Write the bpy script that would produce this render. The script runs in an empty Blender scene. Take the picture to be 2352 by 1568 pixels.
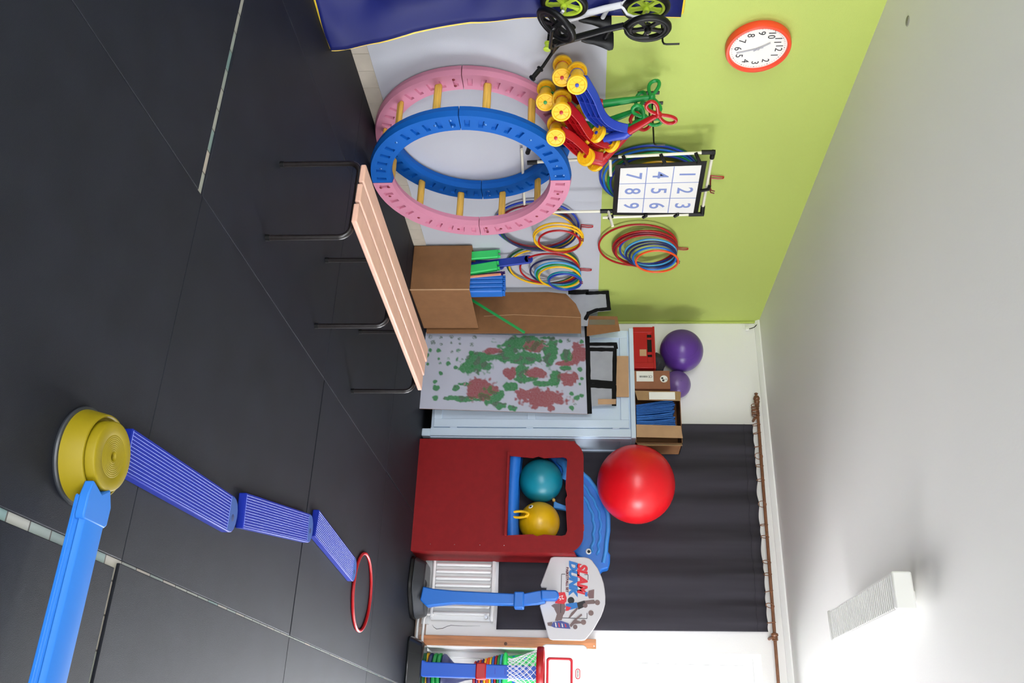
import bpy, bmesh, math, random
from mathutils import Vector, Matrix, noise
random.seed(7)
D=bpy.data; SC=bpy.context.scene; COL=SC.collection
# ------------------------------------------------------------------ camera, world, lights, exposure
# X runs right along the back wall, Y runs into the room, Z is up. The photograph is a portrait frame turned on its side.
cam=D.cameras.new('camera'); camo=D.objects.new('camera',cam); COL.objects.link(camo)
cam.sensor_fit='HORIZONTAL'; cam.sensor_width=36; cam.lens=2027/2352*36; cam.clip_start=.05
YAW=math.radians(25.55); PIT=math.atan2(159,2027)
fw=Vector((-math.sin(YAW)*math.cos(PIT),math.cos(YAW)*math.cos(PIT),-math.sin(PIT)))
rt=Vector((math.cos(YAW),math.sin(YAW),0)); up=rt.cross(fw)
m=Matrix((up,-rt,-fw)).transposed().to_4x4(); m.translation=(0,0,1.40)
camo.matrix_world=m; SC.camera=camo

w=D.worlds.new('overcast_sky'); SC.world=w; w.use_nodes=True
bg=w.node_tree.nodes['Background']; bg.inputs[1].default_value=26.0
_t=w.node_tree; _c=_t.nodes.new('ShaderNodeTexCoord'); _s=_t.nodes.new('ShaderNodeSeparateXYZ'); _m=_t.nodes.new('ShaderNodeMapRange'); _x=_t.nodes.new('ShaderNodeMix'); _x.data_type='RGBA'
_m.inputs[1].default_value=-.03; _m.inputs[2].default_value=.03            # even overcast sky above, paved yard below the horizon
_x.inputs[6].default_value=(.72,.72,.72,1); _x.inputs[7].default_value=(.93,.96,1,1)
_t.links.new(_c.outputs['Generated'],_s.inputs[0]); _t.links.new(_s.outputs[2],_m.inputs[0]); _t.links.new(_m.outputs[0],_x.inputs[0]); _t.links.new(_x.outputs[2],bg.inputs[0])
SC.view_settings.view_transform='Standard'; SC.view_settings.look='None'
SC.view_settings.gamma=1; SC.view_settings.use_curve_mapping=False
SC.view_settings.exposure=0.17
SC.cycles.use_denoising=True; SC.cycles.max_bounces=10; SC.cycles.diffuse_bounces=6
SC.cycles.sample_clamp_indirect=6
def portal(loc,rot,sx,sy):
    l=D.lights.new('window_portal','AREA'); l.shape='RECTANGLE'; l.size=sx; l.size_y=sy; l.cycles.is_portal=True
    o=D.objects.new('window_portal',l); COL.objects.link(o); o.location=loc; o.rotation_euler=rot
R90=math.pi/2
XL,XR,YF,YB,ZC=-3.9,2.9,-3.4,7.72,3.10
DOORX0,DOORX1,DOORZ=-.86,1.8,2.86          # glazed doors in the back wall
YD=8.12                                     # plane of the door leaves, deep in the opening
WX0,WX1,WZ0,WZ1=-2.55,-1.06,.73,2.72        # window behind the curtain
RWY=((-1.4,.2),(5.3,6.9)); RWZ=(1.1,3.0)    # windows in the wall on the right, out of view
FWX=((-2.6,-.8),(.3,2.1))                    # windows in the wall behind the camera
portal(((DOORX0+DOORX1)/2,YD+.12,1.45),(-R90,0,0),DOORX1-DOORX0,DOORZ)
portal(((WX0+WX1)/2,YB+.2,(WZ0+WZ1)/2),(-R90,0,0),WX1-WX0,WZ1-WZ0)
for a,b in RWY: portal((XR+.22,(a+b)/2,2.05),(0,R90,0),RWZ[1]-RWZ[0],b-a)
for a,b in FWX: portal(((a+b)/2,YF-.22,2.05),(R90,0,0),b-a,RWZ[1]-RWZ[0])

# ------------------------------------------------------------------ materials
MATS={}
def nd(t,k,**kw):
    n=t.nodes.new(k)
    for a,b in kw.items(): setattr(n,a,b)
    return n
def mat(name,c,rough=.5,metal=0,var=0,vscale=8,bump=0,bscale=60,spec=.5,coat=0,stretch=None,emit=0,trans=0,sheen=0):
    if name in MATS: return MATS[name]
    M=D.materials.new(name); M.use_nodes=True; t=M.node_tree; p=t.nodes['Principled BSDF']
    p.inputs['Base Color'].default_value=(*c,1); p.inputs['Roughness'].default_value=rough
    p.inputs['Metallic'].default_value=metal; p.inputs['Specular IOR Level'].default_value=spec
    p.inputs['Coat Weight'].default_value=coat
    if sheen: p.inputs['Sheen Weight'].default_value=sheen
    if trans: p.inputs['Transmission Weight'].default_value=trans; p.inputs['IOR'].default_value=1.45
    if var or bump:
        tc=nd(t,'ShaderNodeTexCoord'); src=tc.outputs['Object']
        if stretch:
            mp=nd(t,'ShaderNodeMapping'); mp.inputs['Scale'].default_value=stretch; t.links.new(src,mp.inputs[0]); src=mp.outputs[0]
    if var:
        n=nd(t,'ShaderNodeTexNoise'); n.inputs['Scale'].default_value=vscale; n.inputs['Detail'].default_value=5
        t.links.new(src,n.inputs[0])
        r=nd(t,'ShaderNodeValToRGB'); r.color_ramp.elements[0].position=.32; r.color_ramp.elements[1].position=.7
        r.color_ramp.elements[0].color=(*[x*(1-var) for x in c],1); r.color_ramp.elements[1].color=(*[min(1,x*(1+var)) for x in c],1)
        t.links.new(n.outputs[0],r.inputs[0]); t.links.new(r.outputs[0],p.inputs['Base Color'])
    if bump:
        n=nd(t,'ShaderNodeTexNoise'); n.inputs['Scale'].default_value=bscale; n.inputs['Detail'].default_value=4
        t.links.new(src,n.inputs[0]); b=nd(t,'ShaderNodeBump'); b.inputs['Strength'].default_value=bump; b.inputs['Distance'].default_value=.01
        t.links.new(n.outputs[0],b.inputs['Height']); t.links.new(b.outputs[0],p.inputs['Normal'])
    MATS[name]=M; return M
def s(r,g,b):                                # display RGB (0..255) -> linear
    f=lambda v:(v/255/12.92 if v/255<=.04045 else ((v/255+.055)/1.055)**2.4)
    return (f(r),f(g),f(b))
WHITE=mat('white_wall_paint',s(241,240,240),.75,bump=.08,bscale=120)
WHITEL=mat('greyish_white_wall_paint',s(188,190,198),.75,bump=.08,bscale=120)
GREEN=mat('lime_green_wall_paint',s(178,194,98),.66,bump=.25,bscale=160)
CEIL=mat('ceiling_paint',s(230,229,228),.8,bump=.05,bscale=60)
RUB=mat('black_rubber',(.0098,.0112,.0172),.58,var=.16,vscale=5,bump=.2,bscale=420,spec=.2)
TILEF=mat('beige_wall_tile',s(190,180,165),.45,var=.06,vscale=12)
TILEB=mat('brown_floor_tile',s(176,150,134),.5,var=.12,vscale=15)
def floor_tile_material():
    M=D.materials.new('old_tile_floor'); M.use_nodes=True; t=M.node_tree; p=t.nodes['Principled BSDF']; p.inputs['Roughness'].default_value=.5
    tc=nd(t,'ShaderNodeTexCoord'); b=nd(t,'ShaderNodeTexBrick'); b.offset=0
    mp=nd(t,'ShaderNodeMapping'); mp.inputs['Location'].default_value=(.053,.047,0); t.links.new(tc.outputs['Object'],mp.inputs[0]); t.links.new(mp.outputs[0],b.inputs[0])
    b.inputs['Color1'].default_value=(*s(196,184,172),1); b.inputs['Color2'].default_value=(*s(122,150,148),1); b.inputs['Mortar'].default_value=(*s(90,85,80),1)
    b.inputs['Scale'].default_value=1; b.inputs['Brick Width'].default_value=.10; b.inputs['Row Height'].default_value=.10; b.inputs['Mortar Size'].default_value=.003
    t.links.new(b.outputs[0],p.inputs['Base Color']); return M
def P(name,rgb,rough=.38,**k): return mat(name,s(*rgb),rough,**k)
PL=dict(
 blue=P('blue_plastic',(28,106,198),.42), lblue=P('light_blue_plastic',(62,138,214),.42), dblue=P('dark_blue_plastic',(34,62,170),.4),
 pblue=P('plank_blue_plastic',(14,36,140),.5,spec=.2), navy=P('navy_plastic',(30,38,88),.4), red=P('red_plastic',(172,16,24),.36),
 yellow=P('yellow_plastic',(240,186,22),.36), byellow=P('bucket_yellow_plastic',(132,116,8),.5,spec=.25), green=P('green_plastic',(14,140,62),.38),
 lime=P('bright_green_plastic',(52,208,104),.45), pink=P('pink_plastic',(204,132,156),.55,spec=.3), rblue=P('ring_blue_plastic',(10,88,172),.6,spec=.2),
 orange=P('orange_plastic',(238,84,28),.4), teal=P('teal_rubber',(8,124,146),.36), purple=P('purple_rubber',(90,52,142),.3),
 redball=P('red_rubber_ball',(218,16,28),.32), yball=P('yellow_rubber_ball',(220,172,6),.34), black=P('black_plastic',(10,10,11),.45,spec=.3),
 dgrey=P('dark_grey_plastic',(46,49,54),.4), white=P('white_plastic',(238,238,236),.4), bgrey=P('pale_grey_board',(196,193,197),.42),
 lightblue=P('sky_blue_plastic',(72,160,214),.4), maroon=P('maroon_plastic',(120,24,40),.4), lgreen=P('lime_wheel_plastic',(186,212,60),.4),
 dgreen=P('dark_green_plastic',(20,84,52),.4), dpurple=P('dark_purple_plastic',(66,34,110),.4), skin=P('brown_print',(112,92,92),.6), peach=P('peach_plastic',(232,150,112),.5))
METAL=mat('dark_painted_steel',(.010,.007,.007),.32,var=.4,vscale=60,spec=.5)
CHROME=mat('bare_steel',(.62,.62,.62),.25,metal=1)
STEELB=mat('black_steel',(.004,.004,.0045),.38,spec=.4)
WOODY=mat('yellow_wood',s(216,170,72),.5,var=.16,vscale=14,stretch=(.6,8,8))
PINKW=mat('pink_painted_wood',s(208,164,144),.42,var=.06,vscale=10,bump=.05)
PINE=mat('pine_board',s(186,122,78),.5,var=.25,vscale=9,stretch=(8,8,.5))
CARD=mat('cardboard',s(134,92,56),.85,var=.07,vscale=14,bump=.06)
CARDL=mat('light_cardboard',s(188,150,114),.85,var=.05,vscale=14,bump=.06)
CABM=mat('pale_blue_cabinet_paint',s(206,222,240),.45)
REDP=mat('dark_red_wood_paint',s(130,20,24),.55,spec=.2,var=.05,vscale=20,bump=.06,bscale=200)
CURT=mat('charcoal_curtain_cloth',s(58,56,63),.9,spec=.2,var=.08,vscale=4,stretch=(6,6,.4),bump=.15,bscale=400)
TARP=mat('blue_vinyl',(.006,.010,.10),.5,bump=.1,bscale=18,spec=.2)
TARPY=mat('yellow_vinyl',s(226,192,50),.45)
RODM=mat('brown_turned_wood',s(124,80,52),.4,var=.2,vscale=30)
def thin_glass():
    M=D.materials.new('window_glass'); M.use_nodes=True; t=M.node_tree; t.nodes.remove(t.nodes['Principled BSDF'])
    a=nd(t,'ShaderNodeBsdfTransparent'); g=nd(t,'ShaderNodeBsdfGlossy'); g.inputs['Roughness'].default_value=.02; f=nd(t,'ShaderNodeFresnel'); f.inputs[0].default_value=1.3; x=nd(t,'ShaderNodeMixShader')
    t.links.new(f.outputs[0],x.inputs[0]); t.links.new(a.outputs[0],x.inputs[1]); t.links.new(g.outputs[0],x.inputs[2]); t.links.new(x.outputs[0],t.nodes['Material Output'].inputs[0]); return M
GLASS=thin_glass()
FRAMEW=mat('white_window_frame',s(240,240,240),.4)
INK=mat('black_paint',s(14,14,15),.8,spec=.2)
GREYP=mat('grey_castle_paint',s(158,160,168),.85,var=.06,vscale=10)
PAPER=mat('white_paper',s(236,234,230),.7)
INKB=mat('blue_grey_print',s(126,142,196),.7)
DARKI=mat('dark_print',s(44,42,46),.7)
REDI=mat('red_print',s(206,40,52),.6); BLUEI=mat('blue_print',s(40,112,184),.6); NAVYI=mat('indigo_print',s(70,78,140),.6)
RADM=mat('radiator_enamel',s(236,236,236),.3)
LAMPM=mat('lamp_white_enamel',s(238,238,236),.35)

# ------------------------------------------------------------------ mesh helpers
class MB:
    def __init__(s_): s_.v=[]; s_.f=[]; s_.mi=[]; s_.k=0
    def add(s_,vs,fs):
        o=len(s_.v); s_.v+= [tuple(v) for v in vs]; s_.f+=[tuple(i+o for i in f) for f in fs]; s_.mi+=[s_.k]*len(fs); return s_
    def box(s_,x0,x1,y0,y1,z0,z1):
        return s_.add([(x,y,z) for x in (x0,x1) for y in (y0,y1) for z in (z0,z1)],
            [(0,1,3,2),(4,6,7,5),(0,4,5,1),(2,3,7,6),(0,2,6,4),(1,5,7,3)])
    def beam(s_,p,q,wd,ht,upv=(0,0,1)):      # rectangular bar from p to q, wd across, ht along upv
        p=Vector(p);q=Vector(q);d=(q-p).normalized();u=Vector(upv);sd=d.cross(u).normalized();u=sd.cross(d)
        vs=[e+sd*a*wd/2+u*b*ht/2 for e in (p,q) for a in (-1,1) for b in (-1,1)]
        return s_.add(vs,[(0,1,3,2),(4,6,7,5),(0,4,5,1),(2,3,7,6),(0,2,6,4),(1,5,7,3)])
    def tube(s_,pts,r,n=8,closed=False,caps=True):
        pts=[Vector(p) for p in pts]; N=len(pts); rr=r if isinstance(r,(list,tuple)) else [r]*N
        ring=[];prev=None
        for i,p in enumerate(pts):
            if closed: t=pts[(i+1)%N]-pts[i-1]
            else: t=pts[min(i+1,N-1)]-pts[max(i-1,0)]
            t.normalize()
            if prev is None:
                a=Vector((0,0,1)) if abs(t.z)<.9 else Vector((1,0,0)); u=t.cross(a).normalized()
            else:
                u=(prev-t*prev.dot(t)); u=u.normalized() if u.length>1e-6 else t.orthogonal().normalized()
            prev=u; vv=t.cross(u)
            ring.append([p+(u*math.cos(2*math.pi*k/n)+vv*math.sin(2*math.pi*k/n))*rr[i] for k in range(n)])
        vs=[v for g in ring for v in g]; fs=[]
        for i in range(N if closed else N-1):
            j=(i+1)%N
            for k in range(n): fs.append((i*n+k,i*n+(k+1)%n,j*n+(k+1)%n,j*n+k))
        if not closed and caps: fs.append(tuple(range(n))[::-1]); fs.append(tuple((N-1)*n+k for k in range(n)))
        return s_.add(vs,fs)
    def cyl(s_,p,q,r0,r1=None,n=20): return s_.tube([p,q],[r0,r0 if r1 is None else r1],n)
    def lathe(s_,prof,o,ax=(0,0,1),n=28):    # prof: (radius, height along ax)
        o=Vector(o);ax=Vector(ax).normalized();u=ax.orthogonal().normalized();vv=ax.cross(u);vs=[];fs=[]
        for r,h in prof:
            for k in range(n):
                a=2*math.pi*k/n; vs.append(o+ax*h+(u*math.cos(a)+vv*math.sin(a))*max(r,1e-5))
        for i in range(len(prof)-1):
            for k in range(n): fs.append((i*n+k,i*n+(k+1)%n,(i+1)*n+(k+1)%n,(i+1)*n+k))
        return s_.add(vs,fs)
    def prism(s_,poly,vec):                  # planar polygon (3D points) pushed along vec
        n=len(poly);vec=Vector(vec);vs=[Vector(p) for p in poly];vs+=[p+vec for p in vs]
        return s_.add(vs,[tuple(range(n))[::-1],tuple(range(n,2*n))]+[(i,(i+1)%n,n+(i+1)%n,n+i) for i in range(n)])
    def sphere(s_,c,r,n=32,sq=(1,1,1)):
        c=Vector(c);vs=[];fs=[];m_=n//2
        for i in range(1,m_):
            for k in range(n):
                a=math.pi*i/m_;b=2*math.pi*k/n
                vs.append(c+Vector((math.sin(a)*math.cos(b)*sq[0],math.sin(a)*math.sin(b)*sq[1],math.cos(a)*sq[2]))*r)
        vs+=[c+Vector((0,0,r*sq[2])),c-Vector((0,0,r*sq[2]))];T=len(vs)-2
        for i in range(m_-2):
            for k in range(n): fs.append((i*n+k,(i+1)*n+k,(i+1)*n+(k+1)%n,i*n+(k+1)%n))
        for k in range(n): fs.append((T,k,(k+1)%n)); fs.append((T+1,(m_-2)*n+(k+1)%n,(m_-2)*n+k))
        return s_.add(vs,fs)
    def build(s_,name,mt,parent=None,bev=0,ang=38,solid=0,flat=False):
        me=D.meshes.new(name); me.from_pydata(s_.v,[],s_.f)
        bm=bmesh.new(); bm.from_mesh(me); bmesh.ops.recalc_face_normals(bm,faces=bm.faces); bm.to_mesh(me); bm.free()
        for x in (mt if isinstance(mt,(list,tuple)) else [mt]): me.materials.append(x)
        for p,i in zip(me.polygons,s_.mi): p.material_index=i
        if not flat: me.shade_smooth(); me.set_sharp_from_angle(angle=math.radians(ang))
        o=D.objects.new(name,me); COL.objects.link(o); put(o,parent)
        if solid: md=o.modifiers.new('thickness','SOLIDIFY'); md.thickness=solid; md.offset=0
        if bev: md=o.modifiers.new('soft_edges','BEVEL'); md.width=bev; md.segments=2; md.limit_method='ANGLE'; md.angle_limit=math.radians(40); md.harden_normals=False
        return o
def put(o,parent):
    if parent is not None:
        o.parent=parent
        if parent.type=='EMPTY': o.matrix_parent_inverse=Matrix.Translation(-Vector(parent.location))
def tag(o,label=None,cat=None,group=None,kind=None):
    if label: o['label']=label
    if cat: o['category']=cat
    if group: o['group']=group
    if kind: o['kind']=kind
    return o
def thing(name,label,cat,loc=(0,0,0),group=None):
    o=D.objects.new(name,None); COL.objects.link(o); o.location=loc; o.empty_display_size=.05
    return tag(o,label,cat,group)
def struct(name,mb,mt,**k): return tag(mb.build(name,mt,**k),kind='structure')
def rep(o,parent,loc):                        # a further copy of a part or thing, sharing its mesh
    c=o.copy(); COL.objects.link(c); c.location=loc
    return c
def text(body,name,mt,parent,loc,size,axes,ext=.0006,align='CENTER',shear=0,sx=1,bold=0):
    cu=D.curves.new(name,'FONT'); cu.body=body; cu.size=size; cu.extrude=ext; cu.align_x=align; cu.align_y='CENTER'; cu.shear=shear
    cu.offset=bold; tmp=D.objects.new(name,cu); me=D.meshes.new_from_object(tmp); D.objects.remove(tmp); me.materials.clear(); me.materials.append(mt); o=D.objects.new(name,me); COL.objects.link(o)
    a,b=Vector(axes[0]).normalized(),Vector(axes[1]).normalized(); M_=Matrix((a*sx,b,a.cross(b))).transposed().to_4x4(); M_.translation=loc
    o.matrix_world=M_; put(o,parent); return o
BACK=((1,0,0),(0,0,1)); LEFT=((0,1,0),(0,0,1))    # text facing the room from the back wall / from the left wall
def arc(c,r,a0,a1,n,plane='yz'):
    out=[]
    for i in range(n+1):
        a=math.radians(a0+(a1-a0)*i/n); p,q=r*math.cos(a),r*math.sin(a)
        out.append({'yz':(c[0],c[1]+p,c[2]+q),'xz':(c[0]+p,c[1],c[2]+q),'xy':(c[0]+p,c[1]+q,c[2])}[plane])
    return out
def rrect(x0,x1,z0,z1,r,n=5):
    out=[]
    for cx,cz,a in ((x1-r,z1-r,0),(x0+r,z1-r,90),(x0+r,z0+r,180),(x1-r,z0+r,270)):
        out+=[(cx+r*math.cos(math.radians(a+90*i/n)),cz+r*math.sin(math.radians(a+90*i/n))) for i in range(n+1)]
    return out
def xz(poly,y): return [(a,y,b) for a,b in poly]

# ------------------------------------------------------------------ the room
fl=struct('floor',MB().box(XL-.1,XR+.1,YF-.1,YD+.5,-.10,-.011),floor_tile_material())
struct('ceiling',MB().box(XL-.1,XR+.1,YF-.1,YB,ZC,ZC+.1),CEIL)
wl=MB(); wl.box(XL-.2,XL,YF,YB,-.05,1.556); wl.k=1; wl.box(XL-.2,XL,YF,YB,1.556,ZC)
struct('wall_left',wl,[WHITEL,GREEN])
wb=MB(); T=YB+.40
wb.box(XL-.2,WX0,YB,T,-.05,ZC); wb.box(WX0,WX1,YB,T,-.05,WZ0); wb.box(WX0,WX1,YB,T,WZ1,ZC); wb.box(WX1,DOORX0,YB,T,-.05,ZC)
wb.box(DOORX0,DOORX1,YB,T,DOORZ,ZC); wb.box(DOORX1,XR+.2,YB,T,-.05,ZC)
struct('wall_back',wb,WHITE)
wr=MB(); ys=[YF]+[v for ab in RWY for v in ab]+[YB]
wr.box(XR,XR+.2,YF,YB,-.05,RWZ[0]); wr.box(XR,XR+.2,YF,YB,RWZ[1],ZC)
for i in range(0,len(ys),2): wr.box(XR,XR+.2,ys[i],ys[i+1],RWZ[0],RWZ[1])
struct('wall_right',wr,WHITE)
wf_=MB(); xs_=[XL-.2]+[v for ab in FWX for v in ab]+[XR+.2]; wf_.box(XL-.2,XR+.2,YF-.2,YF,-.05,RWZ[0]); wf_.box(XL-.2,XR+.2,YF-.2,YF,RWZ[1],ZC)
for i in range(0,len(xs_),2): wf_.box(xs_[i],xs_[i+1],YF-.2,YF,RWZ[0],RWZ[1])
struct('wall_front',wf_,WHITE)
struct('trim_1',MB().box(XL,XL+.022,YB-.022,YB,1.556,ZC),GREEN,bev=.006)
cr=MB(); cr.prism([(XL,YB,ZC),(XL,YB-.045,ZC),(XL,YB-.045,ZC-.012),(XL,YB-.015,ZC-.045),(XL,YB,ZC-.045)],(XR-XL,0,0))
struct('trim_2',cr,FRAMEW)
# tile baseboards, tile by tile
def tiles(parent,mt,start,step,count,size,axis):
    b=MB(); w_,h_,t_=size
    if axis=='y': b.box(0,t_,0.0012,w_-.0012,0,h_)
    else: b.box(0.0012,w_-.0012,-t_,0,0,h_)
    first=b.build('tile',mt,parent,bev=.0015)
    for i in range(count):
        loc=Vector(start)+Vector(step)*i
        if i==0: first.location=loc
        else:
            c=first.copy(); COL.objects.link(c); c.location=loc
bl=struct('baseboard_left',MB().box(XL,XL+.006,2.0,YB,-.016,.10),mat('tile_grout',s(150,142,130),.8))
tiles(bl,TILEF,(XL+.004,2.98,-.014),(0,.152,0),31,(.152,.116,.008),'y')
bb=struct('baseboard_back',MB().box(XL,DOORX0,YB-.006,YB,-.016,.09),mat('tile_grout',s(150,142,130),.8))
tiles(bb,TILEB,(-1.62,YB-.004,-.014),(.152,0,0),5,(.152,.105,.008),'x')
# curtained window and glazed doors
wn=MB(); fy=YB+.22
for a,b,c,d in ((WX0,WX1,WZ0,WZ0+.06),(WX0,WX1,WZ1-.06,WZ1),(WX0,WX0+.06,WZ0+.06,WZ1-.06),(WX1-.06,WX1,WZ0+.06,WZ1-.06),((WX0+WX1)/2-.04,(WX0+WX1)/2+.04,WZ0+.06,WZ1-.06)): wn.box(a,b,fy,fy+.06,c,d)
win=struct('window_1',wn,FRAMEW,bev=.006)
for a,b in ((WX0+.06,(WX0+WX1)/2-.04),((WX0+WX1)/2+.04,WX1-.06)):
    MB().box(a,b,fy+.025,fy+.031,WZ0+.06,WZ1-.06).build('pane',GLASS,win)
n_leaf=4; lw=(DOORX1-DOORX0-.10)/n_leaf
fr=MB(); fr.box(DOORX0,DOORX0+.05,YD-.03,YD+.06,-.010,DOORZ-.07); fr.box(DOORX1-.05,DOORX1,YD-.03,YD+.06,-.010,DOORZ-.07); fr.box(DOORX0,DOORX1,YD-.03,YD+.06,DOORZ-.07,DOORZ); fr.box(DOORX0+.05,DOORX1-.05,YD-.02,YD+.05,2.105,2.195)
struct('trim_3',fr,FRAMEW,bev=.006)
for i in range(n_leaf):
    a=DOORX0+.05+i*lw; b=a+lw; d=MB()
    for (x0,x1,z0,z1) in ((a,a+.085,0,2.10),(b-.085,b,0,2.10),(a+.083,b-.083,0,.10),(a+.083,b-.083,2.02,2.10),(a+.083,b-.083,1.02,1.10)): d.box(x0+.002,x1-.002,YD-.01,YD+.04,z0,z1)
    dd=struct('door_%d'%(i+1),d,FRAMEW,bev=.005)
    if i==0:
        MB().box(a+.085,b-.085,YD+.005,YD+.025,.10,1.02).build('panel',FRAMEW,dd)
    else:
        MB().box(a+.085,b-.085,YD+.012,YD+.018,.10,1.02).build('pane',GLASS,dd)
    MB().box(a+.085,b-.085,YD+.012,YD+.018,1.10,2.02).build('pane',GLASS,dd)
    tp=MB()
    for (x0,x1,z0,z1) in ((a+.001,a+.06,2.2,2.785),(b-.06,b-.001,2.2,2.785),(a+.06,b-.06,2.2,2.25),(a+.06,b-.06,2.74,2.785)): tp.box(x0,x1,YD-.005,YD+.04,z0,z1)
    tw=struct('window_%d'%(i+2),tp,FRAMEW,bev=.004)
    MB().box(a+.06,b-.06,YD+.012,YD+.018,2.25,2.74).build('pane',GLASS,tw)
k=n_leaf+2
for a,b in RWY:
    q=MB(); mid=(a+b)/2
    for y0,y1,z0,z1 in ((a,b,RWZ[0],RWZ[0]+.07),(a,b,RWZ[1]-.07,RWZ[1]),(a,a+.07,RWZ[0]+.07,RWZ[1]-.07),(b-.07,b,RWZ[0]+.07,RWZ[1]-.07),(mid-.04,mid+.04,RWZ[0]+.07,RWZ[1]-.07)): q.box(XR+.08,XR+.14,y0,y1,z0,z1)
    ww=struct('window_%d'%k,q,FRAMEW,bev=.005); k+=1
    for y0,y1 in ((a+.07,mid-.04),(mid+.04,b-.07)): MB().box(XR+.108,XR+.114,y0,y1,RWZ[0]+.07,RWZ[1]-.07).build('pane',GLASS,ww)
for a,b in FWX:
    q=MB(); mid=(a+b)/2
    for x0,x1,z0,z1 in ((a,b,RWZ[0],RWZ[0]+.07),(a,b,RWZ[1]-.07,RWZ[1]),(a,a+.07,RWZ[0]+.07,RWZ[1]-.07),(b-.07,b,RWZ[0]+.07,RWZ[1]-.07),(mid-.04,mid+.04,RWZ[0]+.07,RWZ[1]-.07)): q.box(x0,x1,YF-.14,YF-.08,z0,z1)
    ww=struct('window_%d'%k,q,FRAMEW,bev=.005); k+=1
    for x0,x1 in ((a+.07,mid-.04),(mid+.04,b-.07)): MB().box(x0,x1,YF-.114,YF-.108,RWZ[0]+.07,RWZ[1]-.07).build('pane',GLASS,ww)
ck=MB(); pts=[(-1.03,.14),(-1.01,.155),(-.995,.18),(-1.003,.235),(-1.02,.27),(-1.028,.30),(-1.026,.42),(-1.03,.55)]
ck.tube([(a,YB-.0004,b) for a,b in pts],[.0006,.002,.0025,.0025,.002,.002,.0012,.0005],6); ck.build('crack',DARKI,D.objects['wall_back'])

# ------------------------------------------------------------------ black rubber floor mats (each its own slab, small gaps show the tiles)
def floor_mat(x0,x1,y0,y1,label,rot=0):
    o=MB().box(x0,x1,y0,y1,-.0105,0).build('floor_mat',RUB,None,bev=.0025)
    return tag(o,label,'floor mat','black rubber floor mats')
MX=[-3.885,-3.195,-1.855,-.515,.83,2.17]; MY=[-.80,.91,2.63,4.355,6.06,7.70]
G=.0012
names={(1,3):'beneath the pink bench',(2,2):'holding the two nearest ribbed planks',(2,3):'crossed by the third ribbed plank',(2,1):'under the yellow bucket',
 (1,2):'with the near bench legs on it',(0,2):'under the blue crash mat corner',(0,3):'under the big pink and blue wheel',(1,4):'in front of the castle panel and cabinet',
 (2,4):'in front of the red puppet theatre',(3,2):'beyond the light blue beam',(3,4):'in front of the glazed doors',(0,4):'beneath the tall cardboard box'}
names[(2,2)]='carrying the first two ribbed blue planks'; names[(2,3)]='carrying the red hoop'
rest=MB()
for i in range(5):
    for j in range(5):
        x0,x1,y0,y1=MX[i]+G,MX[i+1]-G,MY[j]+G,MY[j+1]-G
        if j==1 and i==1: y1=2.592
        if j==1 and i==0: y1=2.612
        if i==3 and j<=1: x0=-.488
        if i==3 and j==1: y1=2.598
        if i==3 and j>=2: x0=-.507
        if i==2 and j==3: y0=4.365
        if i==1 and j==4: x1=-1.862
        if i==3 and j==2: y0=2.622
        lab=names.get((i,j))
        if (i,j) in ((3,1),): lab='under the free end of the light blue beam'
        if (i,j)==(3,3): lab='between the light blue beam and the glazed doors'
        if (i,j)==(1,1): lab='at the near side of the wide tile gap'
        if lab is None: rest.box(x0,x1,y0,y1,-.0105,0); continue          # out of view: plain rubber flooring
        floor_mat(x0,x1,y0,y1,'black rubber floor mat '+lab)
struct('floor_rubber',rest,RUB)
floor_mat(DOORX0+.02,DOORX1-.02,7.705,YD-.04,'black rubber floor mat in the recess before the glazed doors')

# ------------------------------------------------------------------ yellow and blue balance course
bk=thing('balance_bucket','round yellow plastic stepping bucket with raised ringed top on the black mat','balance toy',(-.735,2.285,0))
c=(-.735,2.285,0)
MB().lathe([(.12,0),(.138,0),(.140,.006),(.138,.011),(.128,.012),(.12,.0)],c,n=56).build('rubber_ring',PL['dgrey'],bk)
MB().lathe([(.132,.009),(.131,.015),(.118,.066),(.116,.070),(.112,.071),(.108,.068),(.107,.052)],c,n=56).build('body',PL['byellow'],bk)
pr=[(.110,.052),(.0995,.053),(.098,.088),(.096,.092),(.093,.0935)]
r=.062
for i in range(9): pr+=[(r,.0935),(r-.001,.0928),(r-.0035,.0928),(r-.0045,.0935)]; r-=.0055
pr+=[(.0150,.0935),(.0135,.091),(.013,.07),(.0001,.07)]
MB().lathe(pr,c,n=56).build('top_disc',PL['byellow'],bk)
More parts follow.
